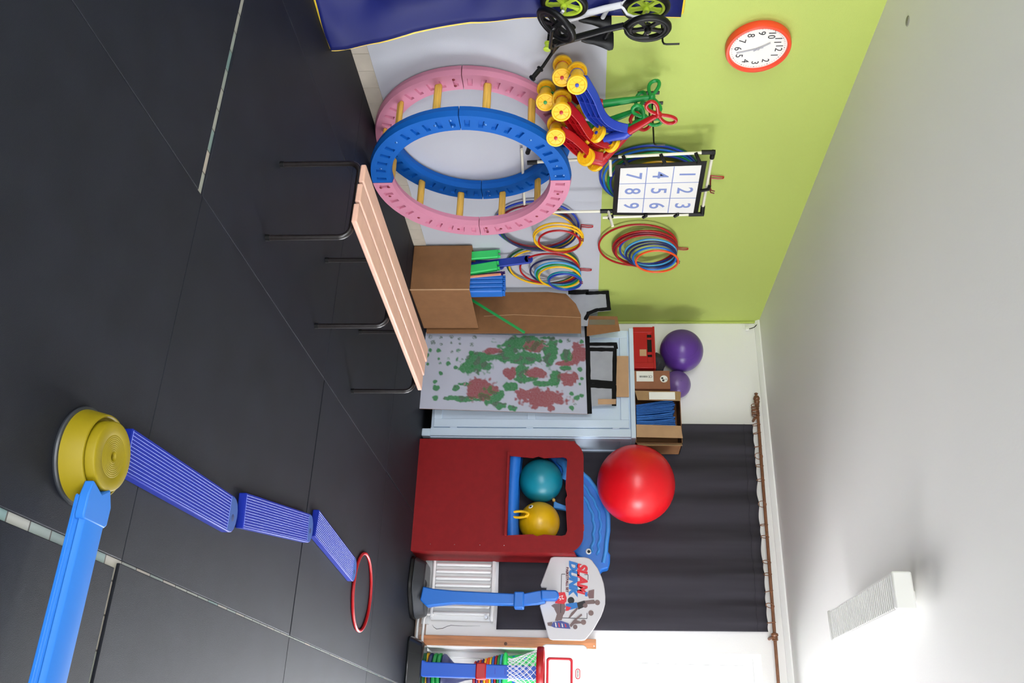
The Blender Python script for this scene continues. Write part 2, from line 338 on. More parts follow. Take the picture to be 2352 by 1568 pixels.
def plank(p,q,label,wd=.142,z=.034):
    p=Vector((*p,0));q=Vector((*q,0));d=(q-p).normalized();sd=Vector((d.y,-d.x,0))
    t=thing('balance_plank',label,'balance toy',p,'ribbed blue balance planks')
    def P3(l,wv,h): return p+d*l+sd*wv+Vector((0,0,h))
    L=(q-p).length; hw=wd/2
    out=[P3(.003,-hw,0),P3(.003,hw,0)]
    for k in range(9):
        a=math.pi*k/8; out.append(P3(L-.06+.06*math.sin(a) ,hw*max(-1,min(1,math.cos(a)*1.0)),0) if 0<k<8 else P3(L-.06,hw*(1 if k==0 else -1),0))
    MB().prism(out,(0,0,z)).build('body',PL['pblue'],t,bev=.004)
    ep=[P3(L-.087,-hw+.006,z+.0003),P3(L-.087,hw-.006,z+.0003)]+[P3(L-.06+.052*math.sin(math.pi*k/8),(hw-.006)*math.cos(math.pi*k/8),z+.0003) for k in range(9)]
    MB().prism(ep,(0,0,.0006)).build('end_pad',P('slate_blue_plastic',(30,72,140),.5),t)
    n=12; rb=MB()
    for k in range(n):
        wv=-hw+.010+(wd-.020)*k/(n-1); rb.tube([P3(.006,wv,z-.0002),P3(L-.088,wv,z-.0002)],.0011,5)
    rb.tube([P3(.008,-hw+.006,z),P3(.008,hw-.006,z)],.0014,5); rb.tube([P3(L-.088,-hw+.006,z),P3(L-.088,hw-.006,z)],.0013,5)
    tag(rb.build('raised_lines',mat('pale_blue_ridge',s(92,108,196),.45),t),kind='stuff')
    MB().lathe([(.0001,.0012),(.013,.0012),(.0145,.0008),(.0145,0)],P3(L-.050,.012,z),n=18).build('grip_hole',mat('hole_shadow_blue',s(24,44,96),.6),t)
    return t
plank((-.812,2.462),(-.843,3.39),'ribbed blue balance plank reaching from behind the yellow bucket')
plank((-.889,3.452),(-1.040,4.40),'middle ribbed blue balance plank of the three lying end to end')
plank((-1.088,4.452),(-1.012,5.375),'ribbed blue balance plank whose rounded end lies on the red hoop')
bmn=thing('balance_beam','long light blue plastic beam resting on the edge of the yellow bucket','balance toy',(-.60,2.26,0))
bm_=MB(); y0,y1=2.208,2.316
bm_.prism([(-.605,y0+.012,.096),(-.605,y1-.004,.096),(-.605,y1,.090),(-.605,y1,.066),(-.605,y0,.056),(-.605,y0,.066),(-.605,y0+.006,.070),(-.605,y0+.006,.078),(-.605,y0,.082),(-.605,y0+.008,.093)],(1.95,0,0))
BEAMB=P('beam_blue_plastic',(40,108,190),.5,spec=.3)
bm_.build('body',BEAMB,bmn,bev=.002)
MB().box(-.606,1.345,y0-.001,y0+.004,.060,.064).build('side_rib',PL['blue'],bmn)
hk=MB(); hk.prism([(-.645,y0+.004,.070),(-.605,y0-.006,.070),(-.55,y0-.006,.070),(-.54,y0,.070),(-.54,y1,.070),(-.55,y1+.012,.070),(-.60,y1+.012,.070),(-.645,y1-.012,.070),(-.622,y1-.05,.070)],(0,0,.0275))
hk.build('hooked_end',BEAMB,bmn,bev=.004)
tag(MB().box(1.22,1.34,y0+.005,y1-.005,0,.056).build('foot_block',BEAMB,bmn),kind=None)
hp=MB().tube(arc((-.948,5.68,.009),.238,0,360,63,'xy')[:-1],.0095,10,closed=True).build('hula_hoop',PL['red'])
tag(hp,'red hoop lying flat on the floor under the last blue plank','hoop')

# ------------------------------------------------------------------ pink slatted bench
bn=thing('bench','low pink slatted wooden bench on dark steel tube legs','bench',(-2.25,4.1,0))
def bp(l,wv,z): a=math.radians(-2.0); return Vector((-2.275-math.sin(a)*l+math.cos(a)*wv,3.225+math.cos(a)*l+math.sin(a)*wv,z))
for k,(wv,l0,l1) in enumerate(((-.117,0,1.845),(0,-.012,1.80),(.117,-.022,1.765))):
    MB().beam(bp(l0,wv,.408),bp(l1,wv,.408),.100,.026).build('slat',PINKW,bn,bev=.006)
for l in (.04,.86,1.69):
    pts=[bp(l,-.205,0),bp(l,-.205,.33)]+[bp(l,-.205+.055*(1-math.cos(math.radians(a))),.33+.052*math.sin(math.radians(a))) for a in (20,40,60,80)]
    pts+=[bp(l,0,.383)]
    pts2=[bp(l,-wv,z) for wv,z in ((.205,0),)]
    right=[bp(l,.205,0),bp(l,.205,.33)]+[bp(l,.205-.055*(1-math.cos(math.radians(a))),.33+.052*math.sin(math.radians(a))) for a in (20,40,60,80)]
    leg=MB().tube(pts+right[::-1],.0135,10).build('leg',METAL,bn)
    for sx in (-.205,.205): MB().cyl(bp(l,sx,0),bp(l,sx,.02),.0155).build('foot_cap',PL['black'],leg)
for wv in (-.09,.09): MB().tube([bp(.04,wv,.383),bp(1.69,wv,.383)],.010,8).build('rail',METAL,bn)

# ------------------------------------------------------------------ large climbing wheel leaning at the left wall
wh=thing('climbing_wheel','large play wheel of pink and blue plastic rings joined by yellow wooden rungs','play wheel',(-3.65,4.82,0))
RO,RI=.664,.533; CY,CZ=4.825,.664
BOLTB=mat('blue_bolt_head',s(70,120,190),.25,metal=.5)
def ring_quarter(x0,x1,a0,a1,face,mt):
    b=MB(); nslot=11; lev=[RI,RI+.032,RO-.036,RO]
    cells=[]; a=a0; per=(a1-a0)/nslot
    ths=[a0]
    for k in range(nslot): ths+=[a0+per*(k+.31),a0+per*(k+.69)]
    ths.append(a1)
    xf=x1 if face>0 else x0; dep=-.016*face
    def pt(x,r,th): return (x,CY+r*math.cos(math.radians(th)),CZ+r*math.sin(math.radians(th)))
    for i in range(len(ths)-1):
        t0,t1=ths[i],ths[i+1]; slot=i%2==1 and (i//2)%11 not in (5,)
        for j in range(3):
            q=[pt(xf,lev[j],t0),pt(xf,lev[j],t1),pt(xf,lev[j+1],t1),pt(xf,lev[j+1],t0)]
            if slot and j==1:
                q2=[pt(xf+dep,lev[j]+.004,t0+.25),pt(xf+dep,lev[j]+.004,t1-.25),pt(xf+dep,lev[j+1]-.004,t1-.25),pt(xf+dep,lev[j+1]-.004,t0+.25)]
                b.add(q+q2,[(4,5,6,7),(0,1,5,4),(1,2,6,5),(2,3,7,6),(3,0,4,7)])
            else: b.add(q,[(0,1,2,3)])
        xb=x0 if face>0 else x1
        b.add([pt(xb,RI,t0),pt(xb,RI,t1),pt(xb,RO,t1),pt(xb,RO,t0)],[(0,1,2,3)])
        for r_,e in ((RO,.008),(RI,-.008)):
            xm=(x0+x1)/2
            b.add([pt(x0,r_,t0),pt(x0,r_,t1),pt(xm,r_+e,t1),pt(xm,r_+e,t0),pt(x1,r_,t1),pt(x1,r_,t0)],[(0,1,2,3),(3,2,4,5)])
    for th in (a0,a1): b.add([pt(x0,RI,th),pt(x0,RO,th),pt(x1,RO,th),pt(x1,RI,th)],[(0,1,2,3)])
    me=b.build('ring_segment',mt,wh,ang=30)
    bm=bmesh.new(); bm.from_mesh(me.data); bmesh.ops.remove_doubles(bm,verts=bm.verts,dist=.0004); bmesh.ops.recalc_face_normals(bm,faces=bm.faces); bm.to_mesh(me.data); bm.free(); me.data.shade_smooth(); me.data.set_sharp_from_angle(angle=math.radians(24))
    return me
for x0,x1,cl in ((-3.565,-3.49,('rblue','pink')),(-3.885,-3.81,('pink','rblue'))):
    for a0,ci in ((90,0),(180,0),(270,1),(0,1)):
        sg=ring_quarter(x0,x1,a0+.25,a0+89.75,1,PL[cl[ci]])
        for th,rr in [(a0+15,(RO+RI)/2),(a0+45,(RO+RI)/2),(a0+75,(RO+RI)/2),(a0+5,RI+.035),(a0+5,RO-.04)]:
            MB().lathe([(.0001,.0035),(.006,.003),(.009,.0012),(.010,0)],(x1+.0003,CY+rr*math.cos(math.radians(th)),CZ+rr*math.sin(math.radians(th))),(1,0,0),14).build('bolt_head',BOLTB if cl[ci]=='rblue' else PL['maroon'],sg)
for k in range(12):
    th=math.radians(15+30*k); rr=(RO+RI)/2; c0=Vector((0,CY+rr*math.cos(th),CZ+rr*math.sin(th))); rad=Vector((0,math.cos(th),math.sin(th)))
    MB().beam(c0+Vector((-3.812,0,0)),c0+Vector((-3.563,0,0)),.050,.030,upv=rad).build('rung',WOODY,wh,bev=.012)

# ------------------------------------------------------------------ folded crash mat leaning at the left wall
cm=thing('crash_mat','tall blue vinyl crash mat with yellow edging leaning against the left wall','crash mat',(-3.6,3.0,0))
edge=[(-3.566,3.652,.006),(-3.585,3.664,.10),(-3.607,3.642,.277),(-3.636,3.610,.476),(-3.678,3.585,.792),(-3.708,3.601,1.006),(-3.738,3.617,1.172),(-3.778,3.664,1.557),(-3.828,3.737,1.955)]
def emat(v):
    x=v*(len(edge)-1); i=min(int(x),len(edge)-2); f=x-i
    return Vector(edge[i]).lerp(Vector(edge[i+1]),f)
def mpos(u,v,off):
    e=emat(v); y=e.y-u*1.55-(.10*(1-v))*u*0
    wob=.030*math.sin(5.2*(v*1.6+u*2.1)+1)*min(1,u*6)+.020*math.sin(13*(v+.9*u))*min(1,u*7)
    wob+=.05*noise.noise((u*5,v*7,3))*min(1,u*8)+.006*math.sin(v*26)*max(0,1-u*9)
    x=e.x-.03*u; 
    return Vector((max(x+wob*(.2+.8*math.sin(math.pi*min(1,v*1.02))),-3.865)+off,y,e.z+.012*u))
NU,NV=44,40; b=MB(); b.add([mpos(i/NU,j/NV,0) for j in range(NV+1) for i in range(NU+1)],[(j*(NU+1)+i,j*(NU+1)+i+1,(j+1)*(NU+1)+i+1,(j+1)*(NU+1)+i) for j in range(NV) for i in range(NU)])
o=b.build('vinyl_cover',TARP,cm,ang=60); md=o.modifiers.new('thickness','SOLIDIFY'); md.thickness=.024; md.offset=-1
ye=MB(); L=[mpos(0,j/NV,-.010)+Vector((0,.003+.004*noise.noise((j*.35,0,0)),0)) for j in range(NV+1)]
L=[p+Vector((.008,.010,0)) for p in L]; ye.tube(L,.0135,6); ye.build('side_edging',TARPY,cm)
MB().tube([mpos(i/NU,0,.006)+Vector((0,0,.004)) for i in range(NU+1)],.010,6).build('bottom_edging',TARPY,cm)
tp=MB(); 
for i in range(NU): pass
A=[mpos(i/NU,1,-.012)+Vector((0,0,.004)) for i in range(NU+1)]
tp.tube(A,.017,8); tp.build('top_edging',TARPY,cm)

# ------------------------------------------------------------------ balance bikes hung by the rear wheel
def wheel_parts(t,c,ax,R,tyre_r,tm,rim_mat,spokes=5,hubr=.018,hubw=.05):
    c=Vector(c); ax=Vector(ax).normalized(); u=ax.orthogonal().normalized(); v=ax.cross(u)
    ty=MB().tube([c+(u*math.cos(2*math.pi*k/40)+v*math.sin(2*math.pi*k/40))*(R-tyre_r) for k in range(40)],tyre_r,10,closed=True).build('tyre',tm,t)
    rm=MB(); ri=R-2*tyre_r
    rm.lathe([(ri+.004,-.012),(ri-.008,-.012),(ri-.012,-.006),(ri-.012,.006),(ri-.008,.012),(ri+.004,.012)],c,ax,40)
    for k in range(spokes):
        a=2*math.pi*k/spokes+.4; d=u*math.cos(a)+v*math.sin(a); sd=ax.cross(d)
        rm.prism([c+d*.010+sd*.013-ax*.007,c+d*.010-sd*.013-ax*.007,c+d*(ri*.6)-sd*.011-ax*.007,c+d*(ri-.004)-sd*.020-ax*.007,c+d*(ri-.004)+sd*.020-ax*.007,c+d*(ri*.6)+sd*.011-ax*.007],ax*.014)
    rm.build('wheel_rim',rim_mat,ty); MB().cyl(c-ax*hubw/2,c+ax*hubw/2,hubr).build('hub',rim_mat,ty)
    MB().cyl(c-ax*(hubw/2+.012),c+ax*(hubw/2+.012),.006,n=10).build('axle',CHROME,ty)
def bike(label,X,Y,k,yaw,steer,fm,rimm,gripm,dz=0,hl=.15,seat=True,fdz=0):
    h=Vector((-math.sin(yaw),math.cos(yaw),0)); bx=Vector((math.cos(yaw),math.sin(yaw),0)); Z=Vector((0,0,1))
    def L(a,z,b=0): return Vector((X,Y,0))+h*a*k+bx*b+Z*(1.4+(z+dz-1.4)*k)
    t=thing('balance_bike',label,'balance bike',L(0,1.0),'balance bikes hanging on the wall')
    wheel_parts(t,L(0,1.77),bx,.133*k,.017,PL['black'],rimm)
    zz=Z*math.cos(steer)+bx*math.sin(steer); wv=bx*math.cos(steer)-Z*math.sin(steer)
    fc=L(-.06,1.262+fdz); wheel_parts(t,fc,wv,.133*k,.017,PL['black'],rimm)
    fr=MB(); fr.tube([L(.15,1.245),L(.10,1.33),L(.0,1.54),L(-.035,1.635)],[.019*k,.021*k,.019*k,.018*k],12)
    for e in (-1,1): fr.tube([L(-.03,1.622),L(-.028,1.645,e*.018),L(-.012,1.665,e*.042),L(.002,1.70,e*.05),L(0,1.775,e*.05)],.008*k,8)
    fr.tube([L(.0,1.56),L(.09,1.535)],.013*k,10); fr.build('frame',fm,t)
    hd=L(.165,1.243); MB().cyl(L(.115,1.25),L(.20,1.238),.018*k).build('head_tube',fm,t)
    fk=MB()
    for e in (-1,1): fk.tube([hd+wv*e*.012,L(.12,1.247)+wv*e*.042,fc+wv*e*.040],[.011*k,.010*k,.009*k],8)
    fk.build('fork',fm,t)
    st=MB(); top=L(.235,1.232); st.tube([hd,top],.013*k,10); st.tube([top-wv*hl,top-wv*hl*.5+h*.02,top,top+wv*hl*.5+h*.02,top+wv*hl],.010*k,8)
    hb=st.build('handlebar',PL['black'],t)
    for e in (-1,1):
        a,b=top+wv*e*hl*.62+h*.008,top+wv*e*(hl+.012)
        g=MB(); d=(b-a); g.lathe([(.001,0),(.021*k,0),(.021*k,.006),(.0145*k,.008),(.0145*k,d.length-.014),(.021*k,d.length-.012),(.021*k,d.length-.004),(.012*k,d.length),(.001,d.length)],a,d,16); g.build('grip',gripm,hb)
    if seat:
        n0,n1=L(.095,1.40),L(.125,1.585); rows=[(0,.014,.0),(.15,.022,.004),(.4,.030,.004),(.65,.048,.0),(.85,.066,-.004),(.97,.060,-.006),(1,.045,-.006)]
        b=MB(); vs=[]
        for f,hw,of in rows:
            c=n0.lerp(n1,f)+h*of
            for a in range(10):
                th=2*math.pi*a/10; vs.append(c+bx*hw*k*math.cos(th)+h*.020*k*math.sin(th)*(1 if math.sin(th)>0 else .8))
        fs=[(i*10+a,i*10+(a+1)%10,(i+1)*10+(a+1)%10,(i+1)*10+a) for i in range(len(rows)-1) for a in range(10)]+[tuple(range(10)),tuple(60+a for a in range(10))]
        b.add(vs,fs); b.build('saddle',PL['black'],t)
    return t
bike('black balance bike hung nose down with its front wheel turned',-3.60,3.61,.968,math.radians(15),math.radians(36),STEELB,PL['black'],PL['black'],hl=.19)
bike('white balance bike with lime green wheels hanging behind the black one',-3.72,3.58,.99,math.radians(16),math.radians(8),mat('white_bike_enamel',s(226,226,230),.3),PL['lgreen'],PL['lgreen'],dz=-.015,hl=.10,fdz=.06)

def wall_peg(y,z,x1,label,plate=True,rise=.05):
    t=thing('wall_hook',label,'hook',(XL,y,z))
    if plate: MB().box(XL,XL+.006,y-.014,y+.014,z-.07,z+.07).build('wall_plate',STEELB,t,bev=.002)
    MB().tube([(XL,y,z),(x1-.02,y,z),(x1-.004,y,z+.006),(x1,y,z+.02),(x1,y,z+.02+rise)],.0055,8).build('peg',STEELB,t)
    return t
wall_peg(3.70,1.845,-3.57,'black steel wall hook holding the balance bikes',rise=.07)
wall_peg(4.462,1.83,-3.68,'black steel wall hook holding the green scooter handle')
wall_peg(4.56,1.86,-3.56,'black steel wall hook under the red scooter handlebar')

# ------------------------------------------------------------------ toddler scooters hanging from the hooks
ROLL=math.radians(62)
def sweep(b,path,x0,x1,h0,h1,xc=0):               # ribbon following a path of (y,z), between offsets h0..h1 along its normal
    pts=[Vector((0,p[0],p[1])) for p in path]; vs=[]
    for i,p in enumerate(pts):
        t=(pts[min(i+1,len(pts)-1)]-pts[max(i-1,0)]).normalized(); n=Vector((0,-t.z,t.y))
        nr=n*math.cos(ROLL)-Vector((1,0,0))*math.sin(ROLL); xr=Vector((1,0,0))*math.cos(ROLL)+n*math.sin(ROLL)
        for x,hh in ((x0,h0),(x1,h0),(x1,h1),(x0,h1)): vs.append(p+nr*hh+Vector((xc,0,0))+xr*(x-xc))
    N=len(pts); fs=[]
    for i in range(N-1):
        for k in range(4): fs.append((i*4+k,i*4+(k+1)%4,(i+1)*4+(k+1)%4,(i+1)*4+k))
    fs+= [(0,1,2,3),tuple(4*(N-1)+k for k in range(4))]; b.add(vs,fs)
def toy_wheel(t,c,ax,hubm,R=.060,wd=.030):   # ax points to the outer face
    c=Vector(c); ax=Vector(ax).normalized()
    o=MB().lathe([(.001,-wd/2+.012),(R*.30,-wd/2+.012),(R*.32,-wd/2),(R*.40,-wd/2),(R*.42,-wd/2+.010),(R*.80,-wd/2+.010),(R*.82,-wd/2),(R*.95,-wd/2),(R,-wd/2+.005),(R,wd/2-.006),(R*.95,wd/2),(R*.80,wd/2),(R*.74,wd/2-.005),(R*.30,wd/2-.004),(.001,wd/2-.004)],c,ax,30).build('wheel',PL['yellow'],t,ang=30)
    u=ax.orthogonal().normalized(); v=ax.cross(u); sp=MB()
    for k in range(8):
        a=math.pi*k/4; d=u*math.cos(a)+v*math.sin(a)
        for e in (-1,1):
            z0=ax*(e*(wd/2-.004)); sp.beam(c+z0+d*R*.30,c+z0+d*R*.76,.004,.005,upv=ax)
    sp.build('wheel_spokes',PL['yellow'],o); MB().lathe([(.001,wd/2+.003),(.011,wd/2+.002),(.012,wd/2-.006)],c,ax,14).build('hub_cap',hubm,o)
def scooter(label,X,rear,front,head,handle,dm,cm_,hubm,steer=True,roller=True,dx_handle=0,dx_front=0,bar=True):
    t=thing('toddler_scooter',label,'scooter',(X,rear[0],rear[1]-.1),'plastic toddler scooters hanging on the wall')
    ry,rz=rear; fy,fz=front; hw=.062; AXL=Vector((math.cos(.42),-math.sin(.42),0))
    if roller:
        ro=MB().lathe([(.001,-.065),(.030,-.065),(.040,-.05),(.040,.05),(.030,.065),(.001,.065)],(X,ry,rz),AXL,26).build('rear_roller',PL['yellow'],t)
        for e in (-.042,.040): MB().lathe([(.0395,e-.004),(.0415,e-.003),(.0415,e+.003),(.0395,e+.004)],(X,ry,rz),AXL,26).build('roller_stripe',hubm,ro)
    for e in (-1,1): toy_wheel(t,Vector((X,ry,rz))+AXL*e*.088,AXL*e,hubm)
    hy,hz=head; d=Vector((fy-ry,fz-rz)); n=Vector((-d.y,d.x)).normalized(); A=Vector(rear); B=A+d*.30+n*.012; C=A+d*.62+n*.0; E_=Vector(head)
    path=[]
    ctrl=[A,A.lerp(B,.6),B,B.lerp(C,.5),C,C.lerp(E_,.35)+Vector((.03,-.012)),C.lerp(E_,.7)+Vector((.025,-.01)),E_]
    for i in range(len(ctrl)-1):
        for f in (0,.5): path.append(ctrl[i].lerp(ctrl[i+1],f))
    path.append(ctrl[-1])
    for _ in range(2): path=[path[0]]+[(path[i-1]+path[i]*2+path[i+1])/4 for i in range(1,len(path)-1)]+[path[-1]]
    b=MB(); sweep(b,path,X-hw,X+hw,.018,.026,X); sweep(b,path,X-hw,X-hw+.007,-.030,.026,X); sweep(b,path,X+hw-.007,X+hw,-.030,.026,X)
    dk=b.build('deck',dm,t,bev=.003)
    rb=MB(); sweep(rb,path,X-.022,X-.017,-.024,.018,X); sweep(rb,path,X+.017,X+.022,-.024,.018,X)
    for i in range(2,len(path)-2,3):
        tt=(path[i+1]-path[i-1]).normalized(); nn=Vector((-tt.y,tt.x)); p=path[i]
        N3=Vector((0,nn.x,nn.y)); nr=N3*math.cos(ROLL)-Vector((1,0,0))*math.sin(ROLL); xr=Vector((1,0,0))*math.cos(ROLL)+N3*math.sin(ROLL); P0=Vector((X,p.x,p.y))-nr*.004
        rb.beam(P0-xr*hw,P0+xr*hw,.004,.040,upv=nr)
    rb.build('deck_ribs',dm,dk)
    hc=Vector((X+dx_front,hy,hz)); fc=Vector((X+dx_front,fy,fz)); top=Vector((X+dx_handle,*handle))
    axis=(top-hc).normalized()
    fk=MB(); fk.tube([fc-axis*.01,fc.lerp(hc,.5),hc,hc+axis*.035],[.020,.030,.036,.030],14)
    ax=Vector((0,1,0)) if steer else Vector((1,0,0)); ax=(ax-axis*ax.dot(axis)).normalized()
    fk.tube([fc-ax*.06,fc+ax*.06],.010,10); fk.build('fork',dm,t)
    for e in (-1,1): toy_wheel(t,fc+ax*e*.068,ax*e,hubm)
    MB().tube([hc+axis*.02,hc.lerp(top,.45),hc.lerp(top,.85),top],[.026,.023,.017,.016],14).build('stem',cm_,t)
    hb=MB(); side=axis.cross(ax).normalized()
    for e in (-1,1):
        lp=[]
        for k in range(20):
            a=2*math.pi*k/20; lp.append(top+ax*e*(.070+.056*math.cos(a))+axis*(.014+(.030+.012*math.cos(a))*math.sin(a)+.012*math.cos(a)))
        hb.tube(lp,.0115,9,closed=True)
    hb.sphere(top,.024,14); hb.build('handlebar',cm_,t)
    return t
scooter('blue toddler scooter with red stem and handlebar, foremost of the hanging scooters',-3.60,(3.98,1.376),(4.50,1.548),(4.455,1.672),(4.28,1.865),PL['dblue'],PL['red'],PL['dblue'],dx_front=.03,dx_handle=.03)
scooter('red toddler scooter hanging just below the blue one',-3.59,(4.20,1.282),(4.60,1.470),(4.60,1.570),(4.40,1.79),PL['red'],PL['green'],PL['red'],dx_front=-.04,dx_handle=-.06)
scooter('lowest red toddler scooter with its front wheels nearest the number target',-3.56,(4.40,1.244),(4.66,1.462),(4.68,1.53),(4.50,1.76),PL['red'],PL['red'],PL['red'],dx_front=.03,dx_handle=-.12)
scooter('red toddler scooter with green stem hanging from the wall plate hook',-3.745,(4.075,1.287),(4.36,1.42),(4.385,1.505),(4.325,1.835),PL['red'],PL['green'],PL['red'],steer=False)
scooter('green toddler scooter mostly hidden behind the red and blue ones',-3.755,(4.30,1.180),(4.60,1.36),(4.62,1.46),(4.45,1.76),PL['green'],PL['green'],PL['green'],steer=False)

# ------------------------------------------------------------------ hula hoops on wall hooks
HN=[0]
def hoop(col,Y,Z,R,X,where,tilt=0,r=.0085):
    pts=[(X+tilt*math.sin(2*math.pi*k/56),Y+R*math.cos(2*math.pi*k/56),Z+R*math.sin(2*math.pi*k/56)) for k in range(56)]
    cn,ck=col
    o=MB().tube(pts,r,8,closed=True).build('hula_hoop',PL[ck]); return tag(o,cn+' hoop '+where[0],'hoop',where[1])
def hoop_hook(Y,Z,label,x1=-3.76):
    t=thing('wall_hook',label,'hook',(XL,Y,Z))
    MB().tube([(XL+.004,Y-.014,Z-.075),(XL+.012,Y-.014,Z-.02),(XL+.012,Y-.012,Z+.008),(XL+.012,Y-.006,Z+.018),(XL+.012,Y+.006,Z+.018),(XL+.012,Y+.012,Z+.008),(XL+.012,Y+.014,Z-.02),(XL+.004,Y+.014,Z-.075)],.0045,8).build('wall_loop',PL['red'],t)
    for e in (-1,1): MB().tube([(XL,Y+e*.013,Z-.075),(x1-.03,Y+e*.013,Z-.085),(x1-.008,Y+e*.013,Z-.08),(x1,Y+e*.013,Z-.055)],.0045,8).build('prong',PL['maroon'],t)
    return t
W1=('on the single hook on the green wall','hoops right of the number target')
hoop_hook(6.355,2.265,'red wall hook at the top of the hoops on the green wall')
for col,y,z,R,x in ((('large red','red'),6.253,1.862,.317,-3.86),(('red, second largest,','red'),6.275,1.922,.262,-3.85),(('maroon','maroon'),6.281,1.926,.257,-3.838),(('middle red','red'),6.287,1.932,.248,-3.826),(('small blue','dblue'),6.283,1.95,.232,-3.844),
   (('sky blue','lightblue'),6.286,1.968,.207,-3.812),(('navy blue','navy'),6.30,1.972,.203,-3.800),(('dark navy','navy'),6.306,1.985,.188,-3.79),(('plain blue','blue'),6.33,2.0,.175,-3.782),(('orange','orange'),6.348,2.022,.172,-3.765)): hoop(col,y,z,R,x,W1,.006)
W2=('behind the number target frame','hoops behind the number target')
hoop_hook(5.37,2.415,'red wall hook above the number target')
for col,y,z,R,x in ((('large green','dgreen'),5.31,1.895,.357,-3.872),(('large blue','dblue'),5.30,1.887,.350,-3.86),(('second blue','blue'),5.315,1.90,.338,-3.848),(('thin green','green'),5.325,1.92,.325,-3.836),(('inner blue','dblue'),5.33,1.93,.318,-3.824),(('yellow','yellow'),5.36,1.955,.29,-3.812),(('dark','black'),5.40,1.96,.28,-3.80),(('red','red'),5.44,2.02,.225,-3.79),(('second red','red'),5.45,2.01,.215,-3.778)): hoop(col,y,z,R,x,W2,.006)
W3=('on the white wall hook above the cardboard box end','hoops beside the big wheel')
hoop_hook(6.0,1.475,'red wall hook on the white wall next to the big wheel')
for col,y,z,R,x in ((('large navy','dblue'),5.95,1.045,.335,-3.87),(('large maroon','maroon'),5.95,1.04,.30,-3.858),(('dark green','dgreen'),5.975,1.05,.30,-3.846),(('large yellow','yellow'),5.984,1.062,.288,-3.834),(('dark blue','navy'),5.96,1.07,.295,-3.822),(('small yellow','yellow'),6.01,1.217,.197,-3.80),(('second small yellow','yellow'),6.03,1.217,.193,-3.788),(('small red','red'),6.045,1.225,.165,-3.775)): hoop(col,y,z,R,x,W3,.005)
W4=('on the white wall hook above the brown cardboard','hoops above the brown cardboard')
hoop_hook(6.69,1.47,'red wall hook on the white wall near the castle')
for col,y,z,R,x in ((('large dark green','dgreen'),6.584,1.071,.310,-3.872),(('large yellow','yellow'),6.592,1.079,.299,-3.86),(('red','red'),6.603,1.128,.255,-3.848),(('black','navy'),6.63,1.172,.212,-3.836),(('light blue','lightblue'),6.646,1.197,.196,-3.824),(('green','green'),6.655,1.2,.186,-3.812),(('small yellow','yellow'),6.662,1.212,.178,-3.80),(('teal','teal'),6.695,1.256,.145,-3.788),(('smallest dark blue','dblue'),6.702,1.26,.139,-3.776)): hoop(col,y,z,R,x,W4,.005)

# ------------------------------------------------------------------ number target on a pipe frame
nt=thing('number_target','white number target with nine squares strapped in a pipe frame on the green wall','throwing target',(-3.7,5.2,1.0))
NX=-3.69
def pipe(pts,name='pipe',r=.0105): return MB().tube(pts,r,10).build(name,mat('cream_pipe',s(232,228,208),.4),nt)
pipe([(NX-.02,4.875,1.60),(NX-.02,4.838,2.27)]); pipe([(NX,5.575,1.56),(NX,5.545,2.25)]); pipe([(NX-.02,4.845,2.275),(NX-.02,5.545,2.288)])
pipe([(NX-.03,4.93,1.08),(NX-.02,4.878,1.60)]); pipe([(NX-.02,5.525,1.0),(NX-.02,5.52,1.60)]); pipe([(NX-.02,5.515,1.60),(NX+.12,5.51,1.63)]); pipe([(NX-.02,4.885,1.595),(NX+.06,4.98,1.60)])
pipe([(XL+.03,4.975,.985),(XL+.03,5.655,.965)])
for a,b in (((NX-.02,4.838,2.20),(NX-.02,4.838,2.29)),((NX-.02,4.83,2.275),(NX-.02,4.90,2.276)),((NX,5.545,2.19),(NX,5.543,2.30)),((NX,5.55,2.288),(NX-.02,5.47,2.286)),((NX-.02,4.884,1.53),(NX-.02,4.873,1.65)),((NX-.02,5.52,1.54),(NX-.02,5.52,1.64)),((NX-.03,4.935,1.03),(NX-.03,4.93,1.10)),((XL+.03,4.96,1.04),(XL+.10,4.93,1.03))):
    MB().tube([a,b],.0165,10).build('pipe_joint',PL['black'],nt)
Q=[(4.972,1.668),(4.952,2.212),(5.525,2.222),(5.508,1.664)]      # corners (y,z) of the white sheet
def qp(u,v,x): 
    a=Vector(Q[0]).lerp(Vector(Q[3]),u); b=Vector(Q[1]).lerp(Vector(Q[2]),u); p=a.lerp(b,v); return Vector((x,p.x,p.y))
bd=MB(); bd.prism([qp(-.07,-.07,NX-.004),qp(1.07,-.06,NX-.004),qp(1.07,1.06,NX-.004),qp(-.07,1.06,NX-.004)],(.003,0,0)); bd.build('black_border',PL['black'],nt)
sh=MB(); sh.prism([qp(0,0,NX),qp(1,0,NX),qp(1,1,NX),qp(0,1,NX)],(.002,0,0)); sheet=sh.build('white_sheet',PAPER,nt)
gl=MB()
for k in (1,2):
    gl.beam(qp(k/3,0,NX+.0025),qp(k/3,1,NX+.0025),.006,.0008,upv=(1,0,0)); gl.beam(qp(0,k/3,NX+.0025),qp(1,k/3,NX+.0025),.006,.0008,upv=(1,0,0))
gl.build('grid_lines',INKB,sheet)
for k in range(9):
    c=qp((k%3+.5)/3,1-(k//3+.5)/3,NX+.0025); text(str(k+1),'printed_number',INKB,sheet,c,.155,LEFT,bold=.0015)
for y,z in ((4.86,1.70),(4.85,1.95),(4.842,2.18),(5.57,1.62),(5.56,1.87),(5.55,2.10)):
    e=1 if y>5.2 else -1
    MB().tube([(NX-.012,y+e*.012,z-.02),(NX+.012,y,z-.01),(NX+.01,y-e*(.05 if e<0 else .018),z+.01),(NX,y-e*(.085 if e<0 else .028),z+.005)],.012,8).build('strap',PL['black'],nt)
